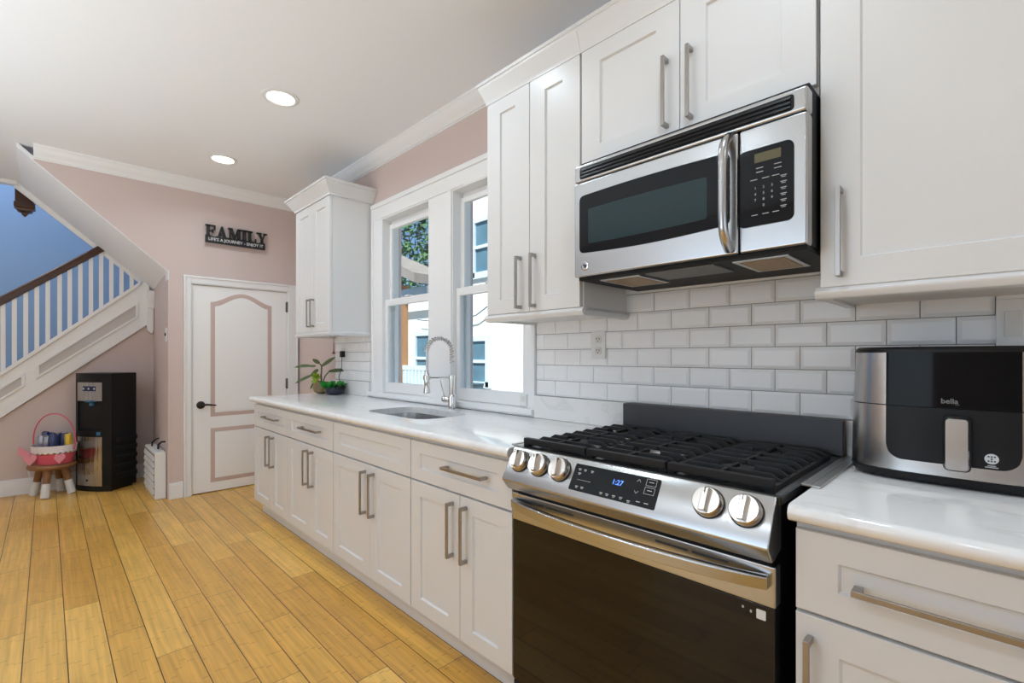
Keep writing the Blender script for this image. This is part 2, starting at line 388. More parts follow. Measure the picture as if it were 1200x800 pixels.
# crown mouldings of the room
def crown_prof(d, h): # (out, down) pairs
    return [(0, 0), (d, 0), (d, h*.12), (d*.86, h*.2), (d*.78, h*.36), (d*.5, h*.62), (d*.24, h*.78), (d*.2, h*.88), (d*.08, h*.9), (d*.08, h), (0, h)]
P = crown_prof(.075, .095)
mb = MB(); mb.prism([(-.07, YB-o, ZC-d) for o, d in P], (XW+.07, 0, 0)); struct('trim_1', mb, M['trim'], smooth=True)
mb = MB(); mb.prism([(XW-o, 1.2, ZC-d) for o, d in P], (0, YB-1.2, 0)); struct('trim_2', mb, M['trim'], smooth=True)

# ------------------------------------------------------------------ door on the back wall
mb = MB()
ys = YB-.022
for x0, x1, z0, z1 in ((.862, .915, 0, 1.945), (1.742, 1.832, 0, 1.945), (.863, 1.831, 1.8925, 1.9515)):
    if x1-x0 > .5: continue
    mb.box(x0, x1, ys, YB, z0, z1)
mb.box(.915, 1.742, ys+.001, YB, 1.892, 1.945)
for x0, x1, z0, z1 in ((.8615, .876, 0, 1.94), (1.818, 1.8325, 0, 1.94), (.858, 1.836, 1.94, 1.958)): mb.box(x0, x1, ys-.008, YB, z0, z1)
mb.box(.912, .925, YB-.01, YB+.12, 0, 1.885); mb.box(1.734, 1.746, YB-.01, YB+.12, 0, 1.885); mb.box(.912, 1.746, YB-.01, YB+.12, 1.884, 1.898)
struct('trim_3', mb, M['trim'], bevel=.003)
mb = MB(); mb.box(DX0, DX1, YB+.004, YB+.045, .008, DZ-.004); door = struct('door_1', mb, M['door'], bevel=.002)
def arch_top(x, rise, x0, x1, zs):
    t = (x-x0)/(x1-x0); s = math.sin(PI*t); return zs + rise*s**1.7
def mould(name, x0, x1, z0, zs, rise, w, m, y, d):
    n = 20 if rise else 1
    outer = [(x0, z0), (x1, z0)] + [(x1+(x0-x1)*i/n, arch_top(x1+(x0-x1)*i/n, rise, x0, x1, zs)) for i in range(n+1)]
    a, b = x0+w, x1-w
    inner = [(a, z0+w), (b, z0+w)] + [(b+(a-b)*i/n, arch_top(b+(a-b)*i/n, rise, a, b, zs-w)) for i in range(n+1)]
    mid = [((p[0]+q[0])/2, (p[1]+q[1])/2) for p, q in zip(outer, inner)]
    mb = MB()
    V = [[mb.bm.verts.new((x, yy, z)) for x, z in L_] for L_, yy in ((outer, y), (outer, y-.001), (mid, y-d), (inner, y-.001), (inner, y))]
    k = len(outer)
    for A, B in zip(V, V[1:]):
        for i in range(k): mb.bm.faces.new((A[i], A[(i+1) % k], B[(i+1) % k], B[i]))
    return obj(name, mb, m, door, smooth=True, angle=60)
mould('panel_moulding', 1.068, 1.59, .69, 1.735, .095, .036, M['pinkmould'], YB+.005, .006)
mould('panel_moulding', 1.068, 1.59, .09, .585, 0, .036, M['pinkmould'], YB+.005, .006)
mb = MB(); n = 20; a, b = 1.112, 1.546
mb.prism([(a, YB+.006, .734), (b, YB+.006, .734)] + [(b+(a-b)*i/n, YB+.006, arch_top(b+(a-b)*i/n, .09, a, b, 1.69)) for i in range(n+1)], (0, -.004, 0))
obj('raised_panel', mb, M['door'], door, bevel=.0015)
mb = MB(); mb.box(a, b, YB+.002, YB+.006, .134, .541); obj('raised_panel', mb, M['door'], door, bevel=.0015)
mb = MB(); mb.lathe([(.034, 0), (.034, .006), (.026, .012), (.013, .014), (.013, .05)], (.992, YB+.004, .802), axis=(0, -1, 0))
mb.tube([(.992, YB-.04, .802), (1.03, YB-.047, .806), (1.07, YB-.045, .80), (1.105, YB-.036, .795)], [.009, .009, .008, .006], n=10)
obj('door_handle', mb, M['bronze'], door, smooth=True)
for z in (1.735, .968):
    mb = MB(); mb.box(1.722, 1.742, YB-.006, YB+.006, z-.05, z+.05); mb.cyl((1.733, YB-.008, z-.052), (1.733, YB-.008, z+.052), .007, n=12); obj('hinge', mb, M['hinge'], door)

# ------------------------------------------------------------------ windows
CX = 1.826
mb = MB()
mb.box(CX, XW, 3.29, 3.437, .955, 2.29); mb.box(CX, XW, 1.697, 1.767, .93, 2.29); mb.box(CX, XW, 1.697, 3.437, 2.29, 2.408)
mb.box(CX-.008, XW, 3.415, 3.442, .955, 2.41); mb.box(CX-.008, XW, 1.692, 1.712, .93, 2.41); mb.box(CX-.012, XW, 1.69, 3.444, 2.385, 2.418)
mb.box(CX-.004, XW, 2.30, 3.30, 2.292, 2.304)
mb.box(CX, XW, 2.409, 2.663, .965, 2.29)            # flat mullion board
mb.box(CX-.008, XW, 2.409, 2.44, .965, 2.29)
for a, b in OP:                                     # jamb linings
    mb.box(CX+.002, XW+.12, a-.001, a+.008, WZ0, WZ1); mb.box(CX+.002, XW+.12, b-.008, b+.001, WZ0, WZ1); mb.box(CX+.002, XW+.12, a, b, WZ1-.008, WZ1+.001)
    mb.box(XW+.075, XW+.105, b-.03, b-.008, WZ0, WZ1); mb.box(XW+.075, XW+.105, a+.008, a+.02, WZ0, WZ1); mb.box(XW+.06, XW+.11, a, b, WZ1-.04, WZ1-.008)
struct('trim_4', mb, M['trim'], bevel=.003)
mb = MB(); mb.box(1.795, XW+.15, 1.69, 3.47, .935, .966); mb.box(1.812, XW, 1.69, 3.45, CT+.002, .937); struct('window_sill', mb, M['trim'], bevel=.004)
for k, (a, b) in enumerate(OP):
    a2, b2 = a+.009, b-.009
    def sash(x, z0, z1, st, rb, rt):
        mb = MB(); t = .03
        mb.box(x, x+t, a2, a2+st, z0, z1); mb.box(x, x+t, b2-st, b2, z0, z1); mb.box(x, x+t, a2+st, b2-st, z0, z0+rb); mb.box(x, x+t, a2+st, b2-st, z1-rt, z1)
        return mb
    xl, xu = XW+.004, XW+.04
    w = struct('window_%d' % (k+1), sash(xl, .968, 1.672, .034, .075, .05), M['trim'], bevel=.003)
    obj('upper_sash', sash(xu, 1.635, WZ1-.04, .036, .04, .035), M['trim'], w, bevel=.003)
    mb = MB(); mb.box(xl+.012, xl+.017, a2+.03, b2-.03, 1.035, 1.628); obj('pane', mb, M['glass'], w)
    mb = MB(); mb.box(xu+.012, xu+.017, a2+.03, b2-.03, 1.67, WZ1-.07); obj('pane', mb, M['glass'], w)
    mb = MB(); mb.box(xl-.004, xl+.028, (a+b)/2-.03, (a+b)/2+.03, 1.672, 1.684); obj('sash_lock', mb, M['whitepl'], w, bevel=.003)

# ------------------------------------------------------------------ tiled splashback (setting)
PZ, PY, Z0, Y0 = .0787, .1558, 1.0396, .9392
def tiles(regions):
    mb = MB()
    for ya, yb, za, zb in regions:
        mb.box(1.838, XW-.0005, ya, yb, za, zb)
        for r in range(8):
            z0 = Z0 + r*PZ; z1 = z0+PZ
            off = 0 if r % 2 == 0 else PY/2
            for i in range(-20, 24):
                y1 = Y0+off-(i-1)*PY; y0 = y1-PY
                cy0, cy1, cz0, cz1 = max(y0, ya), min(y1, yb), max(z0, za), min(z1, zb)
                if cy1-cy0 < .012 or cz1-cz0 < .012: continue
                g = .0013
                o = [(cy0+g, cz0+g), (cy1-g, cz0+g), (cy1-g, cz1-g), (cy0+g, cz1-g)]
                q = .011
                iy0 = cy0+g+(q if y0 >= ya else 0); iy1 = cy1-g-(q if y1 <= yb else 0); iz0 = cz0+g+q; iz1 = cz1-g-(q if z1 <= zb else 0)
                if iy1-iy0 < .004 or iz1-iz0 < .004: iy0, iy1, iz0, iz1 = cy0+g+.004, cy1-g-.004, cz0+g+.004, cz1-g-.004
                inn = [(iy0, iz0), (iy1, iz0), (iy1, iz1), (iy0, iz1)]
                mb.loft([[Vector((1.839, y, z)) for y, z in o], [Vector((1.8345, y, z)) for y, z in o], [Vector((1.830, y, z)) for y, z in inn]])
    return mb
tl = tiles([(-1.2, 1.688, Z0, Z0+6*PZ), (3.475, 4.105, Z0, 1.42)])
bm = tl.bm
to = struct('trim_6', tl, M['tile'])
to.data.materials.append(M['grout'])
for p in to.data.polygons:
    if abs(p.center.x-1.838) < .0006 or p.center.x > 1.8385: p.material_index = 1
mb = MB(); mb.box(1.826, XW, .335, 1.15, Z0+6*PZ+.001, 1.60); struct('trim_7', mb, M['trim'], bevel=.003)
# quartz upstands
def upstand(y0, y1, label):
    mb = MB(); mb.box(1.812, XW-.001, y0, y1, CT+.001, Z0-.001); o = obj('backsplash_upstand', mb, M['quartz'], bevel=.0015); return tag(o, label, 'upstand')
upstand(1.132, 1.688, 'quartz upstand on worktop between window trim and stove')
upstand(-1.2, .336, 'quartz upstand behind the air fryer')
upstand(3.46, 4.105, 'short quartz upstand behind the potted plants')

# ================================================================== STAIRCASE
YF = YS-.035
st = thing('staircase', 'white staircase with wooden handrail and panelled string rising past the blue hall', 'staircase', (-.3, YF, .6))
def spt(px, py): p = onY(px, py, YF); return p
sb0, sb1 = spt(0, 490), spt(174, 379.5)
ms = (sb1.z-sb0.z)/(sb1.x-sb0.x)
stop0, stop1 = spt(0, 440), spt(160, 336)
mt = (stop1.z-stop0.z)/(stop1.x-stop0.x)
SB = lambda x: sb0.z + (x-sb0.x)*ms
ST = lambda x: stop0.z + (x-stop0.x)*mt
XA, XB = -.95, sb1.x+.01
def slope_strip(y0, y1, f0, f1, xa, xb):
    return [(xa, y0, f0(xa)), (xb, y0, f0(xb)), (xb, y0, f1(xb)), (xa, y0, f1(xa))], (0, y1-y0, 0)
mb = MB(); mb.prism(*slope_strip(YF, YS+.06, SB, ST, XA, XB)); obj('string_board', mb, M['trim'], st, bevel=.003)
# panels: mouldings framing recessed grey faces
pB = [spt(46, 441), spt(159, 370)]; pT = [spt(44, 432), spt(159, 358)]
lo0, lo1 = spt(0, 466.5), spt(158, 371.5); hi0 = spt(0, 457); hi1 = spt(158, 358.5)
LO = lambda x: lo0.z + (x-lo0.x)*(lo1.z-lo0.z)/(lo1.x-lo0.x)
HI = lambda x: hi0.z + (x-hi0.x)*(hi1.z-hi0.z)/(hi1.x-hi0.x)
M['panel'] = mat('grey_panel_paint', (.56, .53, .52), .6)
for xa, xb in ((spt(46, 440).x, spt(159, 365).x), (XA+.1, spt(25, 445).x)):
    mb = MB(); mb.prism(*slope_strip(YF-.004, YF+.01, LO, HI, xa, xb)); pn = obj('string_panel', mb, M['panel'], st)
    mb = MB(); w = .022
    mb.prism(*slope_strip(YF-.014, YF, lambda x: LO(x)-w, LO, xa-w, xb+w)); mb.prism(*slope_strip(YF-.014, YF, HI, lambda x: HI(x)+w, xa-w, xb+w))
    mb.prism(*slope_strip(YF-.014, YF, LO, HI, xa-w, xa)); mb.prism(*slope_strip(YF-.014, YF, LO, HI, xb, xb+w)); obj('panel_moulding', mb, M['trim'], pn, bevel=.002)
mb = MB(); mb.prism(*slope_strip(YF-.02, YS+.06, lambda x: ST(x)-.012, lambda x: ST(x)+.03, XA, XB-.08)); obj('base_rail', mb, M['trim'], st, bevel=.004)
rb0, rb1 = spt(0, 357.5), spt(120, 294.5)
RB = lambda x: rb0.z + (x-rb0.x)*(rb1.z-rb0.z)/(rb1.x-rb0.x)
YR = YS+.02
mb = MB(); xs = [XA, .42]
def hr(x): return Vector((x, YR, RB(x)+.045))
prof = [(-.034, -.035), (.034, -.035), (.036, .0), (.028, .022), (.012, .034), (-.012, .034), (-.028, .022), (-.036, 0)]
mb.loft([[Vector((x, YR+a, RB(x)+.04+b_*1.25)) for a, b_ in prof] for x in (XA, -.3, .1, .46)]); obj('handrail', mb, M['wood'], st, smooth=True)
bx = [spt(p, 400).x for p in (3, 16.5, 30, 43, 56, 70, 82, 94.5, 107, 119, 131, 143, 155)]
stp = bx[1]-bx[0]
for x in [bx[0]-2*stp, bx[0]-stp] + bx:
    mb = MB(); w = .0155; top = min(RB(x)+.01, sof(x)-.02)
    z0a, z0b = ST(x-w)+.02, ST(x+w)+.02
    rr = [(x-w, YR-w), (x+w, YR-w), (x+w, YR+w), (x-w, YR+w)]
    mb.loft([[Vector((a, b_, ST(a)+.02)) for a, b_ in rr], [Vector((a, b_, min(RB(a)+.01, sof(a)-.02))) for a, b_ in rr]]); obj('baluster', mb, M['trim'], st)
mb = MB(); x0, x1 = spt(172, 340).x, spt(182.5, 340).x
mb.box(x0, x1, YF-.045, YS+.05, spt(178, 361).z, sof(x1)-.005); mb.box(x0, x1-.022, YF-.035, YS+.05, spt(178, 387).z, spt(178, 361).z)
mb.prism([(x0, YF-.035, spt(178, 387).z), (x1-.022, YF-.035, spt(178, 387).z), ((x0+x1)/2, YF-.035, spt(178, 391).z)], (0, .07, 0)); obj('drop_post', mb, M['trim'], st, bevel=.003)
mb = MB(); c = onY(29, 230, 6.33); 
def sq(r, z): return [Vector((c.x+a*r, c.y+b_*r, z)) for a, b_ in ((-1, -1), (1, -1), (1, 1), (-1, 1))]
mb.loft([sq(.062, 3.3), sq(.062, 2.66), sq(.070, 2.655), sq(.070, 2.615), sq(.055, 2.605), sq(.050, 2.585), sq(.022, 2.57), sq(.020, 2.555), sq(.002, 2.535)])
obj('newel_drop', mb, M['wood'], st, bevel=.003)

# ================================================================== CABINET HELPERS
FX = 1.177
def shaker(name, y0, y1, z0, z1, x, par, stile=.07, rail=.066, t=.019, m=None):
    mb = MB()
    R = lambda xx, dy, dz: [Vector((xx, y0+dy, z0+dz)), Vector((xx, y1-dy, z0+dz)), Vector((xx, y1-dy, z1-dz)), Vector((xx, y0+dy, z1-dz))]
    mb.loft([R(x+t, 0, 0), R(x+.0015, 0, 0), R(x, .0015, .0015), R(x, stile, rail), R(x+.004, stile+.002, rail+.002), R(x+.0085, stile+.004, rail+.004)])
    return obj(name, mb, m or M['cab'], par)
def pull_v(y, z0, z1, x, par):
    mb = MB(); mb.box(x-.036, x-.028, y-.006, y+.006, z0, z1)
    for z in (z0, z1-.014): mb.box(x-.029, x, y-.006, y+.006, z, z+.014)
    return obj('handle', mb, M['nickel'], par, bevel=.001)
def pull_h(y0, y1, z, x, par):
    mb = MB(); mb.box(x-.036, x-.028, y0, y1, z-.006, z+.006)
    for y in (y0, y1-.016): mb.box(x-.029, x, y, y+.016, z-.006, z+.006)
    return obj('handle', mb, M['nickel'], par, bevel=.001)
def cabcrown(mb, xf, y0, y1, z0, z1, out, left=True, right=True):
    """swept crown around the front and both sides of a wall cabinet"""
    prof = [(0, 0), (out*.17, 0), (out*.17, .012), (out*.25, .02), (out*.42, .038), (out*.8, (z1-z0)*.70), (out*.88, (z1-z0)*.75), (out*.88, (z1-z0)*.84), (out, (z1-z0)*.86), (out, z1-z0), (0, z1-z0)]
    path = lambda o: [Vector((XW-.002, y1+(o if left else 0), 0)), Vector((xf-o, y1+(o if left else 0), 0)), Vector((xf-o, y0-(o if right else 0), 0)), Vector((XW-.002, y0-(o if right else 0), 0))]
    rows = [[p + Vector((0, 0, z0+h)) for p in path(o)] for o, h in prof]
    rings = [[rows[j][i] for j in range(len(prof))] for i in range(4)]
    if not left: rings = rings[1:]
    if not right: rings = rings[:-1]
    mb.loft(rings); return mb
def carcass(par, x0, y0, y1, z0, z1, m=None):
    mb = MB(); mb.box(x0, XW-.002, y0, y1, z0, z1); return obj('carcass', mb, m or M['cab'], par, bevel=.0015)

# ------------------------------------------------------------------ base cabinets, left of the stove
S = [4.125, 3.400, 2.672, 1.8585, 1.199]
MID = [3.715, 3.003-.002, 2.238, 1.500]
HZ = (.432, .654)
LBL = ['white base cabinet at the far end beside the white door', 'white base cabinet with drawer, second from the far end of the run',
       'white sink cabinet with a plain drawer front without a handle', 'white base cabinet with drawer immediately left of the stove']
for k in range(4):
    y1, y0, ym = S[k], S[k+1], MID[k]
    t = thing('base_cabinet', LBL[k], 'cabinet', (FX, (y0+y1)/2, 0), 0, None)
    mb = MB(); mb.box(FX+.02, 1.845, y0+.0005, y1-.0005, .109, CT-.040); 
    if k == 2:
        mb = MB(); mb.box(FX+.02, 1.845, y0+.0005, y1-.0005, .109, .66); mb.box(FX+.02, FX+.06, y0+.0005, y1-.0005, .66, CT-.04); mb.box(1.80, 1.845, y0+.0005, y1-.0005, .66, CT-.04)
        for yy in (y0+.0005, y1-.0165): mb.box(FX+.06, 1.80, yy, yy+.016, .66, CT-.04)
    obj('carcass', mb, M['cab'], t, bevel=.001)
    mb = MB(); mb.box(1.242, 1.26, y0, y1 - (.0 if k else .0), 0, .112); obj('toe_kick', mb, M['cab'], t)
    d = shaker('drawer_front', y0+.003, y1-.003, .694, .866, FX, t, .072, .052)
    if k != 2:
        yc = (y0+y1)/2; L_ = .145 if k != 3 else .127
        if k == 3: yc = 1.461
        if k == 1: yc = 2.985
        if k == 0: yc = 3.715
        pull_h(yc-L_, yc+L_, .787, FX, d)
    a = shaker('cabinet_door', ym+.0015, y1-.003, .112, .686, FX, t, .075, .062); pull_v(ym+.045, HZ[0], HZ[1], FX, a)
    b = shaker('cabinet_door', y0+.003, ym-.0015, .112, .686, FX, t, .075, .062); pull_v(ym-.042, HZ[0], HZ[1], FX, b)
# right of the stove
t = thing('base_cabinet', 'white base cabinet right of the stove under the air fryer', 'cabinet', (FX, -.1, 0))
mb = MB(); mb.box(FX+.02, 1.845, -.62, .314, .109, CT-.040); obj('carcass', mb, M['cab'], t, bevel=.001)
mb = MB(); mb.box(1.242, 1.26, -.62, .314, 0, .112); obj('toe_kick', mb, M['cab'], t)
d = shaker('drawer_front', -.617, .311, .692, .866, FX, t, .078, .056); pull_h(-.05, .205, .771, FX, d)
a = shaker('cabinet_door', -.152, .311, .112, .684, FX, t, .08, .07); pull_v(.283, .42, .642, FX, a)
b = shaker('cabinet_door', -.617, -.155, .112, .684, FX, t, .08, .07); pull_v(-.585, .42, .642, FX, b)

# ------------------------------------------------------------------ worktops
def bull(y0, y1, x0=1.145):
    """front edge profile of the quartz (x, z)"""
    return [(XW-.004, CT-.037), (x0+.030, CT-.037), (x0+.012, CT-.036), (x0+.003, CT-.030), (x0, CT-.020), (x0+.002, CT-.010), (x0+.008, CT-.003), (x0+.018, CT), (XW-.004, CT)]
SX0, SX1, SY0, SY1 = 1.335, 1.675, 2.02, 2.625   # sink cut-out
def worktop_left():
    mb = MB(); bm = mb.bm; n = 12
    y0, y1 = 1.195, 4.15
    # front strip, back strip and side blocks around a rounded hole
    pr = [p for p in bull(0, 0) if p[0] < 1.3]
    fr = [(SX0-.03, CT-.037)] + pr[0:] + [(SX0-.03, CT)]
    fr = [(SX0-.03, CT-.037)] + bull(0, 0)[1:8] + [(SX0-.03, CT)]
    mb.prism([(x, y0, z) for x, z in fr], (0, y1-y0, 0))
    mb.box(SX0-.03, XW-.004, y0, SY0-.02, CT-.037, CT); mb.box(SX0-.03, XW-.004, SY1+.02, y1, CT-.037, CT)
    mb.box(SX1+.02, XW-.004, SY0-.02, SY1+.02, CT-.037, CT)
    # ring between hole and the blocks
    hole = rrect(SY0, SY1, SX0, SX1, .10, 8); 
    rect = []
    ya, yb, xa, xb = SY0-.02, SY1+.02, SX0-.03, SX1+.02
    cyc, cxc = (SY0+SY1)/2, (SX0+SX1)/2
    for y, x in hole:
        dy, dx = y-cyc, x-cxc; k = min(((yb-cyc)/abs(dy)) if abs(dy) > 1e-6 else 9e9, ((xb-cxc) if dx > 0 else (cxc-xa))/abs(dx) if abs(dx) > 1e-6 else 9e9)
        rect.append((cyc+dy*k, cxc+dx*k))
    # make sure the corners are hit
    out = list(rect)
    for cy_, cx_ in ((yb, xb), (ya, xb), (ya, xa), (yb, xa)):
        i = min(range(len(out)), key=lambda j: (out[j][0]-cy_)**2+(out[j][1]-cx_)**2); out[i] = (cy_, cx_)
    Z = (CT-.037, CT)
    V = lambda L_, z: [bm.verts.new((x, y, z)) for y, x in L_]
    ot, it, ib, ob = V(out, Z[1]), V(hole, Z[1]), V(hole, Z[0]), V(out, Z[0]); k = len(out)
    for A, B in ((ot, it), (it, ib), (ib, ob)):
        for i in range(k): bm.faces.new((A[i], A[(i+1) % k], B[(i+1) % k], B[i]))
    return mb
tag(obj('worktop', worktop_left(), M['quartz'], smooth=True, angle=50), 'long white quartz worktop with the sink, left of the stove', 'worktop')
mb = MB(); mb.prism([(x, -.65, z) for x, z in bull(0, 0)], (0, .315+.65+.004, 0))
tag(obj('worktop', mb, M['quartz'], smooth=True, angle=50), 'white quartz worktop under the air fryer, right of the stove', 'worktop')
# ------------------------------------------------------------------ sink and faucet
t = thing('sink', 'undermounted stainless steel sink in the white worktop', 'sink', ((SX0+SX1)/2, (SY0+SY1)/2, CT-.21))
def hole_ring(off, z, r=.10): return [Vector((x, y, z)) for y, x in rrect(SY0-off, SY1+off, SX0-off, SX1+off, r+off*.5, 8)]
mb = MB(); mb.loft([hole_ring(.012, CT-.038), hole_ring(-.002, CT-.038), hole_ring(-.006, CT-.10), hole_ring(-.012, CT-.185), hole_ring(-.035, CT-.205)], caps=False)
V_ = [mb.bm.verts.new(p) for p in hole_ring(-.035, CT-.205)]; mb.bm.faces.new(V_)
obj('basin', mb, M['sink'], t, smooth=True, angle=60)
mb = MB(); mb.lathe([(.055, 0), (.055, .003), (.045, .004), (.04, .001)], ((SX0+SX1)/2, (SY0+SY1)/2, CT-.205)); obj('drain', mb, M['chrome'], t, smooth=True)
fb = Vector((1.748, 2.305, CT))
t = thing('faucet', 'tall chrome spring faucet behind the sink', 'faucet', fb)
mb = MB(); mb.lathe([(.030, 0), (.030, .004), (.024, .008), (.024, .075), (.021, .085), (.016, .09), (.016, .20)], fb); obj('body', mb, M['chrome'], t, smooth=True)
dirv = Vector((-.80, .30, 0)).normalized()
R = .076; top = .348
path = [fb+Vector((0, 0, .19)), fb+Vector((0, 0, top-.07)), fb+Vector((0, 0, top))]
for i in range(1, 15):
    a = PI - PI*i/14; path.append(fb + dirv*(R+R*math.cos(a)) + Vector((0, 0, top+R*1.02*math.sin(a))))
path.append(path[-1]-Vector((0, 0, .125)))
mb = MB(); mb.tube(path, .0075, n=10); hose = obj('hose', mb, M['alu'], t, smooth=True)
# spring coil around the hose
def resample(P_, step):
    out = [P_[0]]; acc = 0
    for a, b_ in zip(P_, P_[1:]):
        d = (b_-a).length; s = step-acc
        while s <= d: out.append(a.lerp(b_, s/d)); s += step
        acc = d-(s-step)
    return out
cp = resample(path[1:-1], .0024); coil = []
tv0 = dirv.cross(Vector((0, 0, 1))).normalized()
for i, p in enumerate(cp):
    tg = (cp[min(i+1, len(cp)-1)]-cp[max(i-1, 0)]).normalized(); n_ = tv0; b_ = tg.cross(n_).normalized()
    ang = i*2*PI/6.5; coil.append(p + (n_*math.cos(ang)+b_*math.sin(ang))*.0135)
mb = MB(); mb.tube(coil, .0030, n=5); obj('spring', mb, M['chrome'], t, smooth=True)
e = path[-1]
mb = MB(); mb.lathe([(.009, .02), (.011, 0), (.016, -.008), (.0165, -.07), (.015, -.078), (.020, -.108), (.020, -.12), (.012, -.122)], e); obj('spray_head', mb, M['chrome'], t, smooth=True)
mb = MB(); hz = e.z-.03; mb.tube([Vector((fb.x, fb.y, hz)), Vector((e.x, e.y, hz))], .005, n=8)
mb.lathe([(.021, -.012), (.023, -.012), (.023, .012), (.021, .012)], Vector((e.x, e.y, hz))); mb.lathe([(.019, -.012), (.019, .012)], Vector((fb.x, fb.y, hz)))
obj('support_arm', mb, M['chrome'], t, smooth=True)
mb = MB(); sd = Vector((-.35, .8, 0)).normalized(); mb.cyl(fb+Vector((0, 0, .055)), fb+sd*.045+Vector((0, 0, .058)), .017, n=16)
mb.ball(fb+sd*.05+Vector((0, 0, .06)), .022); mb.tube([fb+sd*.05+Vector((0, 0, .07)), fb+sd*.062+Vector((-.01, 0, .15)), fb+sd*.066+Vector((-.012, 0, .175))], .0045, n=8); obj('lever', mb, M['chrome'], t, smooth=True)

# ------------------------------------------------------------------ wall cabinets
UX = 1.5
def door_u(y0, y1, z0, z1, par, stile=.088, rail=.066, hy=None, hz=None, x=UX):
    d = shaker('cabinet_door', y0, y1, z0, z1, x, par, stile, rail)
    if hy is not None: pull_v(hy, hz[0], hz[1], x, d)
    return d
def rail_under(par, x, y0, y1, z, left=True, right=True):
    mb = MB(); o = .012; pr = [(x-.004, z), (x-.016, z-.012), (x-.016, z-.020), (x-.006, z-.032), (x+.02, z-.034), (x+.02, z)]
    mb.prism([(a, y0-(o if right else 0), b_) for a, b_ in pr], (0, y1-y0+(o if left else 0)+(o if right else 0), 0))
    for ys_, on, sg in ((y1, left, 1), (y0, right, -1)):
        if on: mb.prism([(x-.004, ys_+sg*(p[0]-x)*-1-sg*.0, p[1]) for p in pr], (XW-.012-x, 0, 0))
    return obj('light_rail', mb, M['cab'], par, bevel=.002)
t = thing('wall_cabinet', 'small white wall cabinet alone left of the windows', 'cabinet', (UX, 3.8, 1.41))
carcass(t, UX+.021, 3.465, 4.135, 1.415, 2.46); door_u(3.791, 4.133, 1.43, 2.438, t, .075, .066, 3.822, (1.47, 1.69)); door_u(3.467, 3.788, 1.43, 2.438, t, .075, .066, 3.755, (1.47, 1.69))
obj('crown', cabcrown(MB(), UX+.004, 3.465, 4.135, 2.44, 2.545, .072), M['cab'], t, smooth=True)
rail_under(t, UX+.01, 3.467, 4.133, 1.43)
t = thing('wall_cabinet', 'tall narrow two-door white wall cabinet between window and microwave', 'cabinet', (UX, 1.42, 1.41))
carcass(t, UX+.021, 1.147, 1.703, 1.415, 2.46); door_u(1.4265, 1.701, 1.437, 2.432, t, .088, .064, 1.478, (1.452, 1.682)); door_u(1.152, 1.4235, 1.437, 2.432, t, .088, .064, 1.391, (1.452, 1.682))
rail_under(t, UX+.01, 1.147, 1.703, 1.437, True, True)
obj('crown', cabcrown(MB(), UX+.004, 1.147, 1.703, 2.432, 2.535, .037, True, False), M['cab'], t, smooth=True)
t = thing('wall_cabinet', 'white wall cabinet mounted directly above the microwave', 'cabinet', (UX, .74, 1.96))
carcass(t, UX+.021, .344, 1.146, 1.96, 2.50); door_u(.7395, 1.143, 1.985, 2.432, t, .085, .066, .783, (2.012, 2.245)); door_u(.347, .7365, 1.985, 2.432, t, .085, .066, .698, (2.012, 2.245))
obj('crown', cabcrown(MB(), UX+.004, .344, 1.146, 2.432, 2.535, .037, False, False), M['cab'], t, smooth=True)
t = thing('wall_cabinet', 'large single-door white wall cabinet right of the microwave, above the air fryer', 'cabinet', (UX, -.05, 1.41))
carcass(t, UX+.021, -.45, .338, 1.405, 2.50); door_u(-.30, .337, 1.428, 2.432, t, .088, .072, .291, (1.452, 1.685))
mb = MB(); mb.box(UX+.003, UX+.021, -.45, -.303, 1.405, 2.44); obj('filler', mb, M['cab'], t)
rail_under(t, UX+.01, -.45, .338, 1.43, True, False)
obj('crown', cabcrown(MB(), UX+.004, -.45, .343, 2.432, 2.535, .037, False, False), M['cab'], t, smooth=True)

# ================================================================== MICROWAVE
MX = 1.395
t = thing('microwave', 'stainless over-the-range microwave above the stove', 'microwave', (MX, .72, 1.53))
MY0, MY1, MZ0, MZ1 = .341, 1.096, 1.532, 1.942
mb = MB(); mb.box(MX+.035, XW-.004, MY0+.004, MY1-.003, MZ0+.004, 1.962); obj('body', mb, M['mblack'], t, bevel=.003)
mb = MB(); mb.box(MX, MX+.05, MY0, MY1, 1.878, MZ1); gr = obj('vent_frame', mb, M['steel'], t, bevel=.008, seg=3)
mb = MB(); plate(mb, MX-.001, .372, 1.07, 1.887, 1.929, .009, .004); vg = obj('vent_grille', mb, M['mblack'], gr)
for z in (1.896, 1.908, 1.920):
    mb = MB(); mb.prism([(MX-.006, .38, z-.004), (MX-.001, .38, z-.004), (MX-.001, .38, z+.004), (MX-.003, .38, z+.004)], (0, .682, 0)); obj('vent_slat', mb, M['black'], gr)
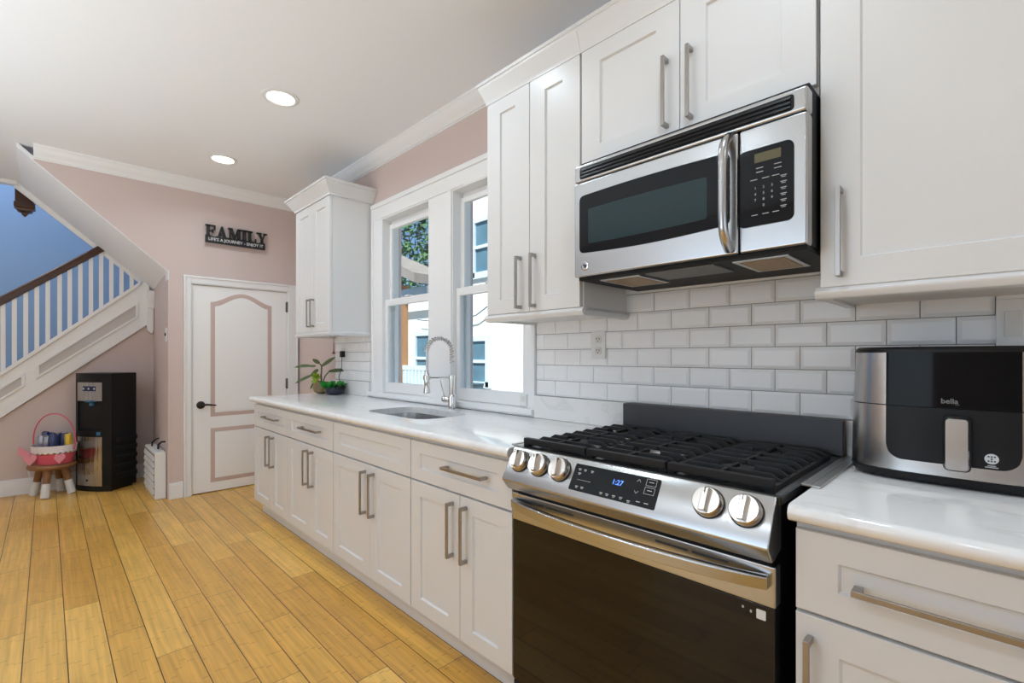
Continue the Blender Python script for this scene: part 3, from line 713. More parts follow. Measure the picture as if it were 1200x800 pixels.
# door: gently bowed front
def bow(y0, y1, z0, z1, x, d, t_, n=14):
    mb = MB(); rings = []
    for i in range(n+1):
        y = y0+(y1-y0)*i/n; o = d*(1-((i/n-.5)*2)**2); rings.append([Vector((x-o, y, z0)), Vector((x-o, y, z1)), Vector((x+t_, y, z1)), Vector((x+t_, y, z0))])
    return mb.loft(rings)
dr = obj('door', bow(.513, MY1, MZ0, 1.875, MX, .004, .045), M['steel'], t, bevel=.006)
cp_ = obj('control_panel', bow(MY0, .510, MZ0, 1.875, MX, .001, .045), M['steel'], t, bevel=.006)
def dglass(y0, y1, z0, z1, r, x, d, dip, m, name, par, N=28):
    """black window that follows the bowed door; r rounds its corners, dip bows its lower edge"""
    yc = (MY1+.513)/2; hw = (MY1-.513)/2; rings = []; ys_ = sorted(set([y0+(y1-y0)*i/N for i in range(N+1)]+[y0+r*k for k in (0, .1, .3, .6)]+[y1-r*k for k in (0, .1, .3, .6)]))
    for y in ys_:
        e = min(y-y0, y1-y); c = r-math.sqrt(max(0, r*r-(r-e)**2)) if e < r else 0
        k = math.sin(PI*(y-y0)/(y1-y0)); zl = z0-dip*k+c; zh = z1+dip*.4*k-c; xx = x-.004*(1-((y-yc)/hw)**2)
        rings.append([Vector((xx+d, y, zl)), Vector((xx, y, zl)), Vector((xx, y, zh)), Vector((xx+d, y, zh))])
    mb = MB(); mb.loft(rings); return obj(name, mb, m, par)
win = dglass(.535, 1.071, 1.618, 1.825, .018, MX-.0012, .004, .010, M['bglass'], 'door_glass', dr)
M['mwscreen'] = mat('microwave_screen', (.012, .032, .038), .15, spec=.3)
dglass(.60, 1.03, 1.648, 1.772, .006, MX-.0018, .003, .004, M['mwscreen'], 'door_screen', win)
mb = MB(); pts = []
for i in range(17):
    k = i/16; z = 1.545+(1.868-1.545)*k; o = .046*(1-(2*k-1)**6); pts.append(Vector((MX-.004-o, .536, z)))
mb.tube(pts, .013, n=12); obj('handle', mb, M['steel'], dr, smooth=True)
mb = MB(); plate(mb, MX-.0035, .372, .512, 1.60, 1.812, .018, .004); kp = obj('keypad', mb, M['bglass'], cp_)
mb = MB(); plate(mb, MX-.0045, .402, .468, 1.772, 1.797, .002, .002); obj('display', mb, M['lcd'], kp)
mb = MB()
def dash(mb, x, y, z, w, h=.0018): mb.box(x, x+.0006, y-w/2, y+w/2, z-h/2, z+h/2)
for z, ys_ in ((1.757, (.455, .41)), (1.746, (.455, .41)), (1.727, (.47, .44, .415))):
    for y in ys_: dash(mb, MX-.0042, y, z, .018)
for z in (1.722, 1.706, 1.69, 1.674, 1.658, 1.642): dash(mb, MX-.0042, .396, z, .015); dash(mb, MX-.0042, .396, z-.004, .010, .0014)
for y in (.468, .44, .415): dash(mb, MX-.0042, y, 1.630, .016)
obj('key_print', mb, M['print'], kp)
mb = None
for i, ch in enumerate('1234567890'):
    r, c_ = (i//3, i % 3) if i < 9 else (3, 1)
    tm = text_on(text_mesh(ch, .010, .0002), (MX-.0042, .466-c_*.021, 1.703-r*.0165), (0, -1, 0), (0, 0, 1))
    if mb is None: mb = tm
    else:
        me = bpy.data.meshes.new('tmp'); tm.bm.to_mesh(me); tm.bm.free(); mb.bm.from_mesh(me); bpy.data.meshes.remove(me)
obj('key_digits', mb, M['print'], kp)
mb = MB(); mb.lathe([(.016, 0), (.016, .003), (.013, .004), (.012, .002), (.001, .0022)], (MX-.0005, 1.047, 1.569), axis=(-1, 0, 0)); bd = obj('badge', mb, M['chrome'], dr, smooth=True)
mb = MB(); mb.tube([Vector((MX-.004, 1.047+.006*math.cos(a), 1.569+.006*math.sin(a))) for a in [i*.35 for i in range(16)]], .0011, n=6)
mb.tube([Vector((MX-.004, 1.047+.0025*math.cos(a), 1.569+.0025*math.sin(a))) for a in [i*.6 for i in range(10)]], .0009, n=6); obj('badge_mark', mb, M['ledblue'], bd)
# underside
mb = MB(); mb.box(MX+.02, XW-.006, MY0+.006, MY1-.006, 1.522, 1.533); us = obj('underside', mb, M['mblack'], t, bevel=.002)
for y0, y1 in ((.86, 1.02), (.40, .55)):
    mb = MB(); mb.box(1.45, 1.67, y0, y1, 1.518, 1.5225); fr_ = obj('lamp_frame', mb, M['alu'], us, bevel=.001)
    mb = MB(); mb.box(1.467, 1.653, y0+.015, y1-.015, 1.5165, 1.519); obj('lamp_cover', mb, M['filter'], fr_)
mb = MB(); mb.box(1.44, 1.60, .60, .83, 1.517, 1.5225); g_ = obj('grease_filter', mb, M['greymesh'], us, bevel=.002)

# ================================================================== STOVE
RY0, RY1 = .347, 1.187
t = thing('gas_stove', 'stainless slide-in gas stove with black oven door', 'stove', (1.16, .767, 0))
mb = MB(); mb.box(1.20, 1.80, RY0+.02, RY1-.014, .012, .905)
mb.box(1.19, 1.22, RY0+.022, RY1-.016, .0, .86); obj('body', mb, M['mblack'], t, bevel=.003)
mb = MB(); mb.box(1.176, 1.795, RY0-.008, RY1+.004, .905, .929); ck = obj('cooktop', mb, M['enamel'], t, bevel=.004)
# control panel
prof = [(1.178, .927), (1.171, .924), (1.114, .830), (1.113, .822), (1.142, .786), (1.152, .786), (1.205, .80), (1.205, .927)]
mb = MB(); mb.prism([(x, RY0, z) for x, z in prof], (0, RY1-RY0, 0)); pn = obj('control_panel', mb, M['steel'], t, bevel=.003)
PA, PB = Vector((1.171, 0, .924)), Vector((1.114, 0, .830)); up_ = (PA-PB).normalized(); nrm = Vector((-up_.z, 0, up_.x))
def on_panel(y, s, o=0): p = PB + up_*s + nrm*o; return Vector((p.x, y, p.z))
PL = (PA-PB).length
mb = MB(); pr = rrect(.622, .905, .016, .098, .004); mb.loft([[on_panel(y, s, -.002) for y, s in pr], [on_panel(y, s, .0012) for y, s in pr]]); ds = obj('display', mb, M['bglass'], pn)
mb = text_on(text_mesh('1:27', .021, .0002), on_panel(.748, .066, .0016), (0, -1, 0), up_); obj('clock_digits', mb, M['clock'], ds)
def pquad(q, nm):
    mb = MB(); mb.loft([[on_panel(a, b_, .001) for a, b_ in q], [on_panel(a, b_, .0016) for a, b_ in q]]); return obj(nm, mb, M['print'], ds)
def pdash(y, s, w, h=.0022, nm='key_mark'): return pquad([(y-w/2, s-h/2), (y+w/2, s-h/2), (y+w/2, s+h/2), (y-w/2, s+h/2)], nm)
for y, s in ((.885, .083), (.865, .083), (.84, .083), (.882, .07), (.878, .03), (.858, .03), (.79, .028), (.77, .028), (.748, .028), (.725, .028), (.70, .024)): pdash(y, s, .010); pdash(y, s-.004, .007, .0016)
pdash(.86, .05, .05, .0008, 'divider_line')
for s in (.085, .062):
    mb = MB(); w_, h_ = .015, .0095; V = []
    for o_, k_ in ((.0016, 1), (.0016, .93), (.001, .93), (.001, 1)): V.append([mb.bm.verts.new(on_panel(.648+a*w_*k_, s+b_*h_*(k_ if k_ == 1 else .9), o_)) for a, b_ in ((-1, -1), (1, -1), (1, 1), (-1, 1))])
    for A, B_ in zip(V, V[1:]):
        for i in range(4): mb.bm.faces.new((A[i], A[(i+1) % 4], B_[(i+1) % 4], B_[i]))
    obj('key_outline', mb, M['print'], ds); pdash(.648, s+.001, .014, .002)
pdash(.648, .028, .012); pdash(.672, .028, .012)
for s, sg in ((.085, 1), (.052, -1)): pquad([(.679, s-sg*.003), (.679, s-sg*.0045), (.685, s+sg*.0025), (.691, s-sg*.0045), (.691, s-sg*.003), (.685, s+sg*.004)], 'arrow_mark')
for ky in (1.130, 1.042, .955, .490, .403):
    c_ = on_panel(ky, .066, 0); ax = nrm
    mb = MB(); mb.lathe([(.036, .003), (.0365, .006), (.0345, .012), (.034, .022), (.0318, .025), (.001, .0252)], c_, n=32, axis=ax); kb = obj('knob', mb, M['knob'], pn, smooth=True)
    mb = MB(); mb.lathe([(.038, -.001), (.038, .0035), (.02, .004)], c_, n=32, axis=ax); obj('knob_ring', mb, M['black'], kb, smooth=True)
    sl = .25 if ky > .8 else 0
    d1 = (up_*math.cos(sl)+Vector((0, 1, 0))*math.sin(sl)).normalized(); d2 = ax.cross(d1).normalized()
    mb = MB()
    def kp_(a, b_, h_): return c_ + d1*a + d2*b_ + ax*h_
    mb.loft([[kp_(-.029, -.010, .022), kp_(.029, -.010, .022), kp_(.029, .010, .022), kp_(-.029, .010, .022)], [kp_(-.029, -.0075, .040), kp_(.027, -.0075, .040), kp_(.027, .0075, .040), kp_(-.029, .0075, .040)]])
    obj('grip', mb, M['knob'], kb, bevel=.002)
    mb = MB(); mb.loft([[kp_(.014, -.001, .040), kp_(.026, -.001, .040), kp_(.026, .001, .040), kp_(.014, .001, .040)], [kp_(.014, -.001, .0406), kp_(.026, -.001, .0406), kp_(.026, .001, .0406), kp_(.014, .001, .0406)]]); obj('pointer', mb, M['slot'], kb)
# oven door
mb = MB(); mb.box(1.163, 1.20, RY0, RY1, .676, .770); od = obj('oven_door', mb, M['steel'], t, bevel=.004)
mb = MB(); mb.box(1.166, 1.20, RY0+.002, RY1-.002, .12, .675); obj('oven_glass', mb, M['ovenglass'], od, bevel=.002)
mb = MB(); mb.box(1.168, 1.20, RY0+.002, RY1-.002, .03, .115); obj('bottom_drawer', mb, M['mblack'], t, bevel=.003)
for y0, y1 in ((.92, 1.03), (1.04, 1.13), (.45, .54), (.55, .64)):
    mb = MB(); plate(mb, 1.1615, y0, y1, .748, .7535, .002, .002); obj('vent_slot', mb, M['slot'], od)
mb = MB(); mb.box(1.176, 1.21, RY0+.015, RY1-.015, .771, .786); obj('gap_vent', mb, M['slot'], t)
mb = MB(); rings = []
for i in range(25):
    k = i/24; y = RY0+.012+(RY1-RY0-.024)*k; o = .05*(1-(2*k-1)**2)**.75; x = 1.158-o
    h0, h1 = .722, .752
    rings.append([Vector((x-.013, y, h0)), Vector((x-.015, y, h1-.003)), Vector((x-.011, y, h1)), Vector((x+.006, y, h1)), Vector((x+.006, y, h0))])
mb.loft(rings); obj('door_handle', mb, M['steel'], od, bevel=.002)
mb = MB(); plate(mb, 1.1648, .368, .388, .642, .664, .002, .002); obj('sticker', mb, M['sticker'], od)
mb = MB(); plate(mb, 1.1648, .4155, .420, .655, .660, .001, .002); plate(mb, 1.1648, .398, .402, .650, .656, .0008, .002); obj('sticker', mb, M['print'], od)
# backguard
mb = MB(); mb.box(1.775, 1.808, .337, 1.131, .929, 1.0405); obj('backguard', mb, M['steelgrey'], t, bevel=.003)
# side filler strips on the worktops
for y0, y1, lb in ((.300, .345, 'grey metal gap strip between stove and right worktop'), (1.188, 1.228, 'grey metal gap strip between stove and left worktop')):
    mb = MB(); x0 = 1.335 if y0 < 1 else 1.2
    mb.box(x0, 1.80, y0, y1, CT+.001, CT+.006); mb.box(x0, 1.80, (y0+y1)/2-.003, (y0+y1)/2+.003, CT+.006, CT+.008)
    tag(obj('gap_strip', mb, M['alu'], bevel=.001), lb, 'gap strip')
# burners
for bxp, byp, r in ((1.36, 1.03, .05), (1.62, 1.03, .038), (1.49, .767, .058), (1.62, .50, .038), (1.34, .49, .055)):
    mb = MB(); mb.lathe([(r+.022, .929), (r+.02, .934), (r, .934), (r, .937), (r*.9, .939)], (bxp, byp, 0)); br = obj('burner', mb, M['alu'], t, smooth=True)
    mb = MB(); mb.lathe([(r*.92, .938), (r*.94, .940), (r*.85, .943), (.002, .944)], (bxp, byp, 0)); obj('burner_cap', mb, M['iron'], br, smooth=True)
# grates
GZ = .954
xs = [1.215+.064*k for k in range(9)]
secs = [(.365, .628), (.634, .900), (.906, 1.172)]
for y0, y1 in secs:
    mb = MB()
    for k, x in enumerate(xs):
        w = .0065 if 0 < k < 8 else .0085
        e0 = .028
        for fy0, fy1 in ((y0, y1),) if k in (0, 8) else ((y0, (y0+y1)/2-.045 if k in (2, 6) else y1), ) + (((y0+y1)/2+.045, y1),)*(k in (2, 6)):
            r = [Vector((x, fy0, GZ-.022)), Vector((x, fy0+e0, GZ-.006)), Vector((x, fy1-e0, GZ-.006)), Vector((x, fy1, GZ-.022))]
            if fy1 != y1: r[3] = Vector((x, fy1, GZ-.006)); r[2] = Vector((x, fy1-.01, GZ-.006))
            if fy0 != y0: r[0] = Vector((x, fy0, GZ-.006)); r[1] = Vector((x, fy0+.01, GZ-.006))
            mb.loft([[p+Vector((-w, 0, -.008)), p+Vector((w, 0, -.008)), p+Vector((w*.7, 0, .006)), p+Vector((-w*.7, 0, .006))] for p in r])
    for y in (y0+.004, y1-.004): mb.box(xs[0]-.008, xs[8]+.008, y-.006, y+.006, GZ-.030, GZ-.016)
    ym = (y0+y1)/2
    for xa, xb in ((xs[0], xs[2]+.01), (xs[3]-.01, xs[5]+.01), (xs[6]-.01, xs[8])): mb.box(xa, xb, ym-.005, ym+.005, GZ-.012, GZ-.001)
    mb.box(xs[0]-.011, xs[0]+.011, y0, y1, GZ-.020, GZ+.001)
    for x in (xs[0], xs[4], xs[8]):
        for y in (y0+.012, y1-.012): mb.box(x-.008, x+.008, y-.008, y+.008, .9285, GZ-.02)
    obj('grate', mb, M['iron'], t, bevel=.002)

# ================================================================== AIR FRYER
AX, AY = 1.69, .082
t = thing('air_fryer', 'black and stainless air fryer on the right worktop', 'air fryer', (AX, AY, CT))
def af_ring(z, hw, dx, dback, e=3.2, n=56):
    out = []
    for i in range(n):
        a = 2*PI*i/n; ca, sa = math.cos(a), math.sin(a)
        y = math.copysign(abs(ca)**(2/e), ca)*hw; x = -math.copysign(abs(sa)**(2/e), sa)
        x = x*dx if x < 0 else x*dback
        out.append(Vector((AX+x, AY+y, z)))
    return out
zt = CT+.345
mb = MB(); mb.loft([af_ring(CT+.002, .19, .10, .09), af_ring(CT+.006, .206, .118, .10), af_ring(CT+.026, .214, .131, .11), af_ring(CT+.028, .209, .126, .108)])
obj('base', mb, M['black'], t, smooth=True)
def af_shell(z0, z1, name, m, k0=0, hw=.212, dx=.129):
    mb = MB(); s0 = (z0-CT)/.345; s1 = (z1-CT)/.345; f = lambda s: 1-.05*s**2
    rs = [af_ring(z0+(z1-z0)*i/4, hw*f((z0+(z1-z0)*i/4-CT)/.345), dx*f((z0+(z1-z0)*i/4-CT)/.345), .108) for i in range(5)]
    mb.loft(rs); return obj(name, mb, m, t, smooth=True)
af_shell(CT+.028, CT+.193, 'basket_shell', M['vsteel']); af_shell(CT+.1955, zt-.014, 'upper_shell', M['vsteel'])
mb = MB(); mb.loft([af_ring(CT+.193, .204, .121, .104), af_ring(CT+.1956, .204, .121, .104)]); obj('shell_seam', mb, M['black'], t)
mb = MB(); mb.loft([af_ring(zt-.0145, .203, .125, .109), af_ring(zt-.006, .203, .125, .109), af_ring(zt, .196, .115, .10), af_ring(zt+.001, .15, .07, .06)]); obj('lid', mb, M['black'], t, smooth=True)
M['afglass'] = mat('gloss_black_front', (.004, .004, .005), .07, spec=.14)
# front surface position for a given y, z
def af_x(y, z, o=0):
    s = (z-CT)/.345; f = 1-.05*s**2; hw, dx, e_ = .212*f, .129*f, 3.2
    u = min(.999, abs(y-AY)/hw); return AX - dx*(1-u**e_)**(1/e_) - o
def af_panel(y0, y1, z0, z1, r0, o, m, name, par, n=60):
    """black panel that follows the curved front; r0 rounds its lower corners"""
    mb = MB(); rings = []
    for i in range(n+1):
        y = y0+(y1-y0)*i/n; d = min(y-y0, y1-y); zl = z0
        if r0 and d < r0: zl = z0 + r0 - math.sqrt(max(0, r0**2-(r0-d)**2))
        rings.append([Vector((af_x(y, zl)+.004, y, zl)), Vector((af_x(y, zl, o), y, zl)), Vector((af_x(y, (zl+z1)/2, o), y, (zl+z1)/2)), Vector((af_x(y, z1, o), y, z1)), Vector((af_x(y, z1)+.004, y, z1))])
    mb.loft(rings); return obj(name, mb, m, par, smooth=True, angle=50)
fp = af_panel(AY-.121, AY+.123, CT+.1955, zt-.0145, 0, .0015, M['afglass'], 'front_panel', t)
bp_ = af_panel(AY-.121, AY+.123, CT+.058, CT+.193, .035, .0015, M['black'], 'basket_front', t)
mb = text_on(text_mesh('bella', .017, .0002, .0003), (af_x(AY, CT+.212, .0022), AY, CT+.2115), (0, -1, 0), (0, 0, 1)); lg = obj('lettering', mb, M['dimprint'], fp)
mb = MB(); mb.box(af_x(AY, CT+.21, .0026), af_x(AY, CT+.21, .0018), AY-.018, AY-.010, CT+.2035, CT+.2043); obj('lettering_bar', mb, M['dimprint'], fp)
HYc = AY-.014; hx = af_x(HYc, CT+.12, .0)
mb = MB(); pr = rrect(HYc-.022, HYc+.022, CT+.050, CT+.176, .009)
mb.loft([[Vector((hx-.001, y, z)) for y, z in pr], [Vector((hx-.032, y, z)) for y, z in pr], [Vector((hx-.037, HYc+(y-HYc)*.88, CT+.113+(z-CT-.113)*.95)) for y, z in pr]])
obj('handle', mb, M['vsteel'], bp_, smooth=True, angle=40)
mb = MB(); pr = rrect(HYc-.0245, HYc+.0245, CT+.0475, CT+.1785, .011); mb.loft([[Vector((hx-.004, y, z)) for y, z in pr], [Vector((hx-.022, y, z)) for y, z in pr]]); obj('handle_backing', mb, M['black'], bp_, bevel=.002)
my = AY-.072
mb = MB(); mx_ = af_x(my, CT+.102, .0018); mb.lathe([(.012, 0), (.012, .0008), (.001, .0009)], (mx_, my, CT+.083), axis=(-1, 0, 0), n=28); em = obj('emblem', mb, M['signtext'], bp_)
mb = MB()
for i in range(3):
    for j in range(3):
        if (i+j) % 2 == 0 or i == 1: mb.box(mx_-.0016, mx_-.0008, my-.0068+i*.0052, my-.0036+i*.0052, CT+.0762+j*.0052, CT+.0794+j*.0052)
obj('emblem_mark', mb, M['slot'], em)
mb = MB(); mz = CT+.067; 
for w_, dz in ((.014, 0), (.022, -.0035)): mb.box(af_x(my, mz, .0024), af_x(my, mz, .001), my-w_/2, my+w_/2, mz+dz-.001, mz+dz+.001)
obj('emblem_print', mb, M['print'], bp_)

# ================================================================== SMALL THINGS ON THE TILED WALL
def outlet(yc, zc, w, h, label, x=1.829):
    t = thing('wall_outlet', label, 'outlet', (x, yc, zc-h/2))
    mb = MB(); plate(mb, x-.006, yc-w/2, yc+w/2, zc-h/2, zc+h/2, .004, .008); pl = obj('cover_plate', mb, M['whitepl'], t, bevel=.0015)
    for s in (-1, 1):
        mb = MB(); plate(mb, x-.0085, yc-.017, yc+.017, zc+s*.026-.017, zc+s*.026+.017, .008, .004); so = obj('socket', mb, M['ivory'], t)
        mb = MB()
        for y in (-.007, .007): mb.box(x-.009, x-.0082, yc+y-.0016, yc+y+.0016, zc+s*.026-.002, zc+s*.026+.008)
        mb.box(x-.009, x-.0082, yc-.0025, yc+.0025, zc+s*.026-.011, zc+s*.026-.006); obj('slots', mb, M['slot'], so)
    return t
outlet(1.293, 1.294, .077, .128, 'white double wall outlet on the tiles between window and microwave')
t = thing('wall_switch', 'white switch plate on the tiles right above the air fryer', 'switch', (1.829, -.06, 1.31))
mb = MB(); plate(mb, 1.823, -.115, .004, 1.265, 1.395, .004, .008); pl = obj('cover_plate', mb, M['whitepl'], t, bevel=.0015)
for y0 in (-.092, -.045):
    mb = MB(); plate(mb, 1.820, y0, y0+.033, 1.295, 1.363, .003, .006); obj('rocker', mb, M['ivory'], t, bevel=.001)
# switch in the nook (on the side wall)
t = thing('light_switch', 'small white light switch on the nook wall left of the door', 'switch', (.76, 5.12, 1.42))
mb = MB(); mb.box(.748, .757, 5.07, 5.145, 1.37, 1.49); obj('cover_plate', mb, M['whitepl'], t, bevel=.002)
mb = MB(); mb.box(.738, .749, 5.102, 5.113, 1.42, 1.445); obj('toggle', mb, M['slot'], t, bevel=.001)
# plug with cord by the plants, and a wall charger
p = onX(404, 415, 1.829)
t = thing('plug_adapter', 'black plug in the tiled wall with a cord hanging to the counter', 'plug', (1.829, p.y, p.z))
mb = MB(); plate(mb, 1.823, p.y-.02, p.y+.06, p.z-.055, p.z+.05, .004, .008); obj('cover_plate', mb, M['whitepl'], t, bevel=.001)
mb = MB(); mb.box(1.79, 1.823, p.y-.022, p.y+.012, p.z-.025, p.z+.028); mb.box(1.80, 1.823, p.y+.014, p.y+.04, p.z-.022, p.z+.025); obj('plug', mb, M['black'], t, bevel=.004)
q = onX(399, 444, 1.80); mb = MB(); mb.tube([(1.80, p.y-.005, p.z-.02), (1.80, p.y-.01, p.z-.10), (1.795, p.y+.01, q.z+.06), (1.79, q.y+.01, q.z+.02), (1.785, 3.93, CT+.11), (1.77, 3.90, CT+.08)], .0028, n=6); obj('cord', mb, M['black'], t, smooth=True)
# hanging red flower under the far wall cabinet
p = onX(391, 412, 1.70); mb = MB()
mb.tube([p+Vector((0, 0, .075)), p+Vector((.002, .003, .03)), p], .003, n=6); mb.lathe([(.004, .01), (.008, -.005), (.016, -.018), (.001, -.016)], p, n=10)
t = thing('hanging_ornament', 'small dark red bell ornament hanging under the far wall cabinet', 'ornament', p+Vector((0, 0, -.018)))
obj('bell', mb, M['redcap'], t, smooth=True)
mb = MB(); mb.tube([p+Vector((0, 0, .07)), Vector((p.x, p.y, 1.398))], .0015, n=5); obj('string', mb, M['slot'], t)
# potted plants
def leaf(mb, base, d, L_, w, droop, n=6):
    d = Vector(d).normalized(); side = d.cross(Vector((-.70, -.715, 0)))*.8 + d.cross(Vector((0, 0, 1)))*.5;
    side = side.normalized() if side.length > .05 else Vector((1, 0, 0))
    pts = []
    for i in range(n+1):
        k = i/n; c_ = Vector(base)+d*L_*k+Vector((0, 0, -droop*k*k)); ww = w*math.sin(PI*min(1, .12+.88*k))**.8*(1 if k < 1 else .05)
        pts.append((c_, ww))
    top = [[c_-side*ww, c_+Vector((0, 0, -ww*.35+.001)), c_+side*ww] for c_, ww in pts]
    bot = [[p_-Vector((0, 0, .0015)) for p_ in r] for r in top]
    mb.loft([[a[0], a[1], a[2], b_[2], b_[1], b_[0]] for a, b_ in zip(top, bot)])
pc = onZ(377, 460, CT); pc = Vector((1.70, pc.y*1.70/pc.x, CT))
t = thing('potted_plant', 'leafy long-stemmed plant in a round olive glazed pot', 'plant', pc)
mb = MB(); mb.lathe([(.03, 0), (.06, .012), (.075, .045), (.066, .082), (.050, .10), (.046, .098), (.058, .07), (.04, .06), (.001, .06)], pc, n=28); obj('pot', mb, M['pot'], t, smooth=True)
s0 = pc+Vector((0, 0, .06)); rt = Vector((.715, -.70, 0)); fw = Vector((-.70, -.715, 0))
def st_(a, up, f=0): return pc + rt*a + Vector((0, 0, up)) + fw*f
mb = MB(); mb.tube([s0, st_(-.005, .15), st_(0.0, .235), st_(-.035, .275)], [.008, .007, .007, .005], n=8); mb.tube([s0, st_(.03, .15), st_(.075, .20)], .005, n=8); mb.tube([s0, st_(-.05, .15, .01), st_(-.09, .16, .02)], .004, n=6)
obj('stem', mb, M['leaf'], t, smooth=True)
mb = MB()
for a, up, f, d, L_, w, dr_ in ((0, .235, 0, rt*.75+Vector((0, 0, .55)), .15, .020, .01), (-.02, .26, 0, -rt+Vector((0, 0, .6)), .07, .018, 0), (.06, .19, 0, rt+Vector((0, 0, .18)), .16, .018, .02),
                                (-.09, .235, .0, -rt+Vector((0, 0, .12)), .15, .016, .03), (-.05, .235, 0, -rt, .07, .012, -.002), (-.08, .155, .02, -rt+Vector((0, 0, -.35)), .15, .015, .02), (-.02, .20, .02, -rt+Vector((0, 0, -.2)), .07, .02, .03),
                                (-.06, .09, .03, -rt*.5+Vector((0, 0, -1)), .06, .010, 0)): leaf(mb, st_(a, up, f), d, L_, w, dr_)
obj('leaves', mb, M['leaf'], t, smooth=True)
mb = MB()
for i in range(14):
    a = random.uniform(0, 2*PI); leaf(mb, st_(-.045+random.uniform(-.015, .02), .12+random.uniform(-.03, .05), .03), (math.cos(a)*.7-.1, math.sin(a)*.7, random.uniform(.1, .9)), .055, .016, .02)
obj('lime_leaves', mb, M['lime'], t, smooth=True)
pc = Vector((1.715, 3.865, CT))
t = thing('potted_plant', 'low bright green plant in a dark bowl', 'plant', pc)
mb = MB(); mb.lathe([(.045, 0), (.068, .012), (.078, .04), (.072, .062), (.066, .060), (.07, .04), (.001, .045)], pc, n=28); obj('pot', mb, M['darkpot'], t, smooth=True)
mb = MB()
for i in range(34):
    a = random.uniform(0, 2*PI); r_ = random.uniform(0, .04); leaf(mb, pc+Vector((math.cos(a)*r_-.01, math.sin(a)*r_+.025, .05)), (math.cos(a), math.sin(a), random.uniform(.5, 1.8)), random.uniform(.07, .12), .022, .025)
obj('leaves', mb, M['green'], t, smooth=True)
mb = MB(); 
for rr, zz in ((.035, .05), (.045, .065), (.03, .075)):
    mb.tube([pc+Vector((.02+rr*math.cos(a), -.055+rr*math.sin(a)*.7, zz+.012*math.sin(3*a))) for a in [i*2*PI/18 for i in range(19)]], .004, n=6)
obj('coiled_cord', mb, M['black'], t, smooth=True)
# white gadget on the window sill corner
p = onX(608, 472, 1.80); t = thing('window_sensor', 'small white plastic box stuck on the lower right corner of the right window', 'sensor', (1.80, 1.80, .98))
mb = MB(); mb.box(1.812, 1.832, 1.745, 1.795, .975, 1.04); obj('case', mb, M['whitepl'], t, bevel=.004)
mb = MB(); mb.box(1.810, 1.813, 1.757, 1.783, 1.0, 1.03); obj('cover', mb, M['ivory'], t, bevel=.001)

# ================================================================== FAMILY SIGN
sx0, sx1, sz0, sz1 = 1.02, 1.535, 2.27, 2.43
sy = YB-.045
t = thing('wall_sign', 'black FAMILY word sign on the pink wall over the white door', 'sign', ((sx0+sx1)/2, sy, sz0))
mb = MB(); mb.box(sx0, sx1-.02, sy-.006, sy+.02, sz0, sz0+.058); mb.box(sx0+.05, sx0+.09, sy+.02, YB-.001, sz0+.02, sz0+.04); mb.box(sx1-.11, sx1-.07, sy+.02, YB-.001, sz0+.02, sz0+.04); obj('base_bar', mb, M['sign'], t, bevel=.002)
def glyph(ch):
    V = lambda x, w=.24: (x, x+w, 0, 1)
    sf = lambda x0, x1: [(x0, x1, 0, .14), (x0, x1, .86, 1)]
    if ch == 'F': return [(.1, .38, 0, 1), (0, .5, 0, .14), (0, .92, .86, 1), (.3, .7, .44, .58), (.78, .92, .62, 1), (.62, .72, .36, .66)], [], .95
    if ch == 'A': return [(0, .38, 0, .14), (.58, 1.1, 0, .14), (.25, .8, .26, .40)], [[(.1, 0), (.26, 0), (.56, .82), (.48, 1)], [(.48, 1), (.62, 1), (1.0, 0), (.70, 0), (.46, .70)]], 1.1
    if ch == 'M': return [(0, .38, 0, .14), (.78, 1.3, 0, .14), (0, .3, .86, 1), (1.0, 1.3, .86, 1), (.12, .24, 0, 1), (.90, 1.18, 0, 1)], [[(.12, 1), (.42, 1), (.70, .30), (.60, .02), (.52, .02)], [(.56, .05), (.66, .05), (1.0, 1), (.90, 1)]], 1.3
    if ch == 'I': return [(.12, .40, 0, 1), (0, .52, 0, .14), (0, .52, .86, 1)], [], .52
    if ch == 'L': return [(.12, .40, 0, 1), (0, .9, 0, .14), (0, .52, .86, 1), (.76, .9, 0, .40)], [], .92
    if ch == 'Y': return [(0, .5, .86, 1), (.68, 1.08, .86, 1), (.42, .68, 0, .5), (.28, .82, 0, .14)], [[(.08, 1), (.38, 1), (.66, .42), (.44, .42)], [(.80, 1), (.94, 1), (.66, .40), (.56, .46)]], 1.08
wid = [glyph(c_)[2] for c_ in 'FAMILY']; gap_ = .03; tot = sum(wid)+gap_*5; sclx = (sx1-sx0)/tot; cx = sx0; zb, zh = sz0+.05, sz1-sz0-.05
for i, ch in enumerate('FAMILY'):
    bs, ps, wd = glyph(ch); mb = MB()
    for a, b_, c_, d_ in bs: mb.box(cx+a*sclx, cx+b_*sclx, sy-.002, sy+.018, zb+c_*zh, zb+d_*zh)
    for pg in ps: mb.prism([(cx+a*sclx, sy-.0015, zb+b_*zh) for a, b_ in pg], (0, .019, 0))
    obj('letter', mb, M['sign'], t); cx += (wd+gap_)*sclx
tm = text_mesh("LIFE'S A JOURNEY - ENJOY IT", .036, .0006, .0006); xs_ = [v.co.x for v in tm.bm.verts]; k = (sx1-sx0-.06)/(max(xs_)-min(xs_))
for v in tm.bm.verts: v.co.x *= k
obj('motto', text_on(tm, ((sx0+sx1)/2-.01, sy-.0068, sz0+.030), (1, 0, 0), (0, 0, 1)), M['signtext'], t)

# ================================================================== NOOK UNDER THE STAIRS
# water cooler: front right corner stands at B, the front looks toward the camera
B = Vector((.397, 5.675, 0)); u = Vector((.6, -.8, 0)); w = Vector((.8, .6, 0)); CWd, CDp, CHt = .385, .285, 1.085
rot = math.atan2(u.y, u.x)
org = B - u*(CWd/2)
t = thing('water_cooler', 'black and stainless water cooler standing under the stairs', 'water cooler', org, rot)
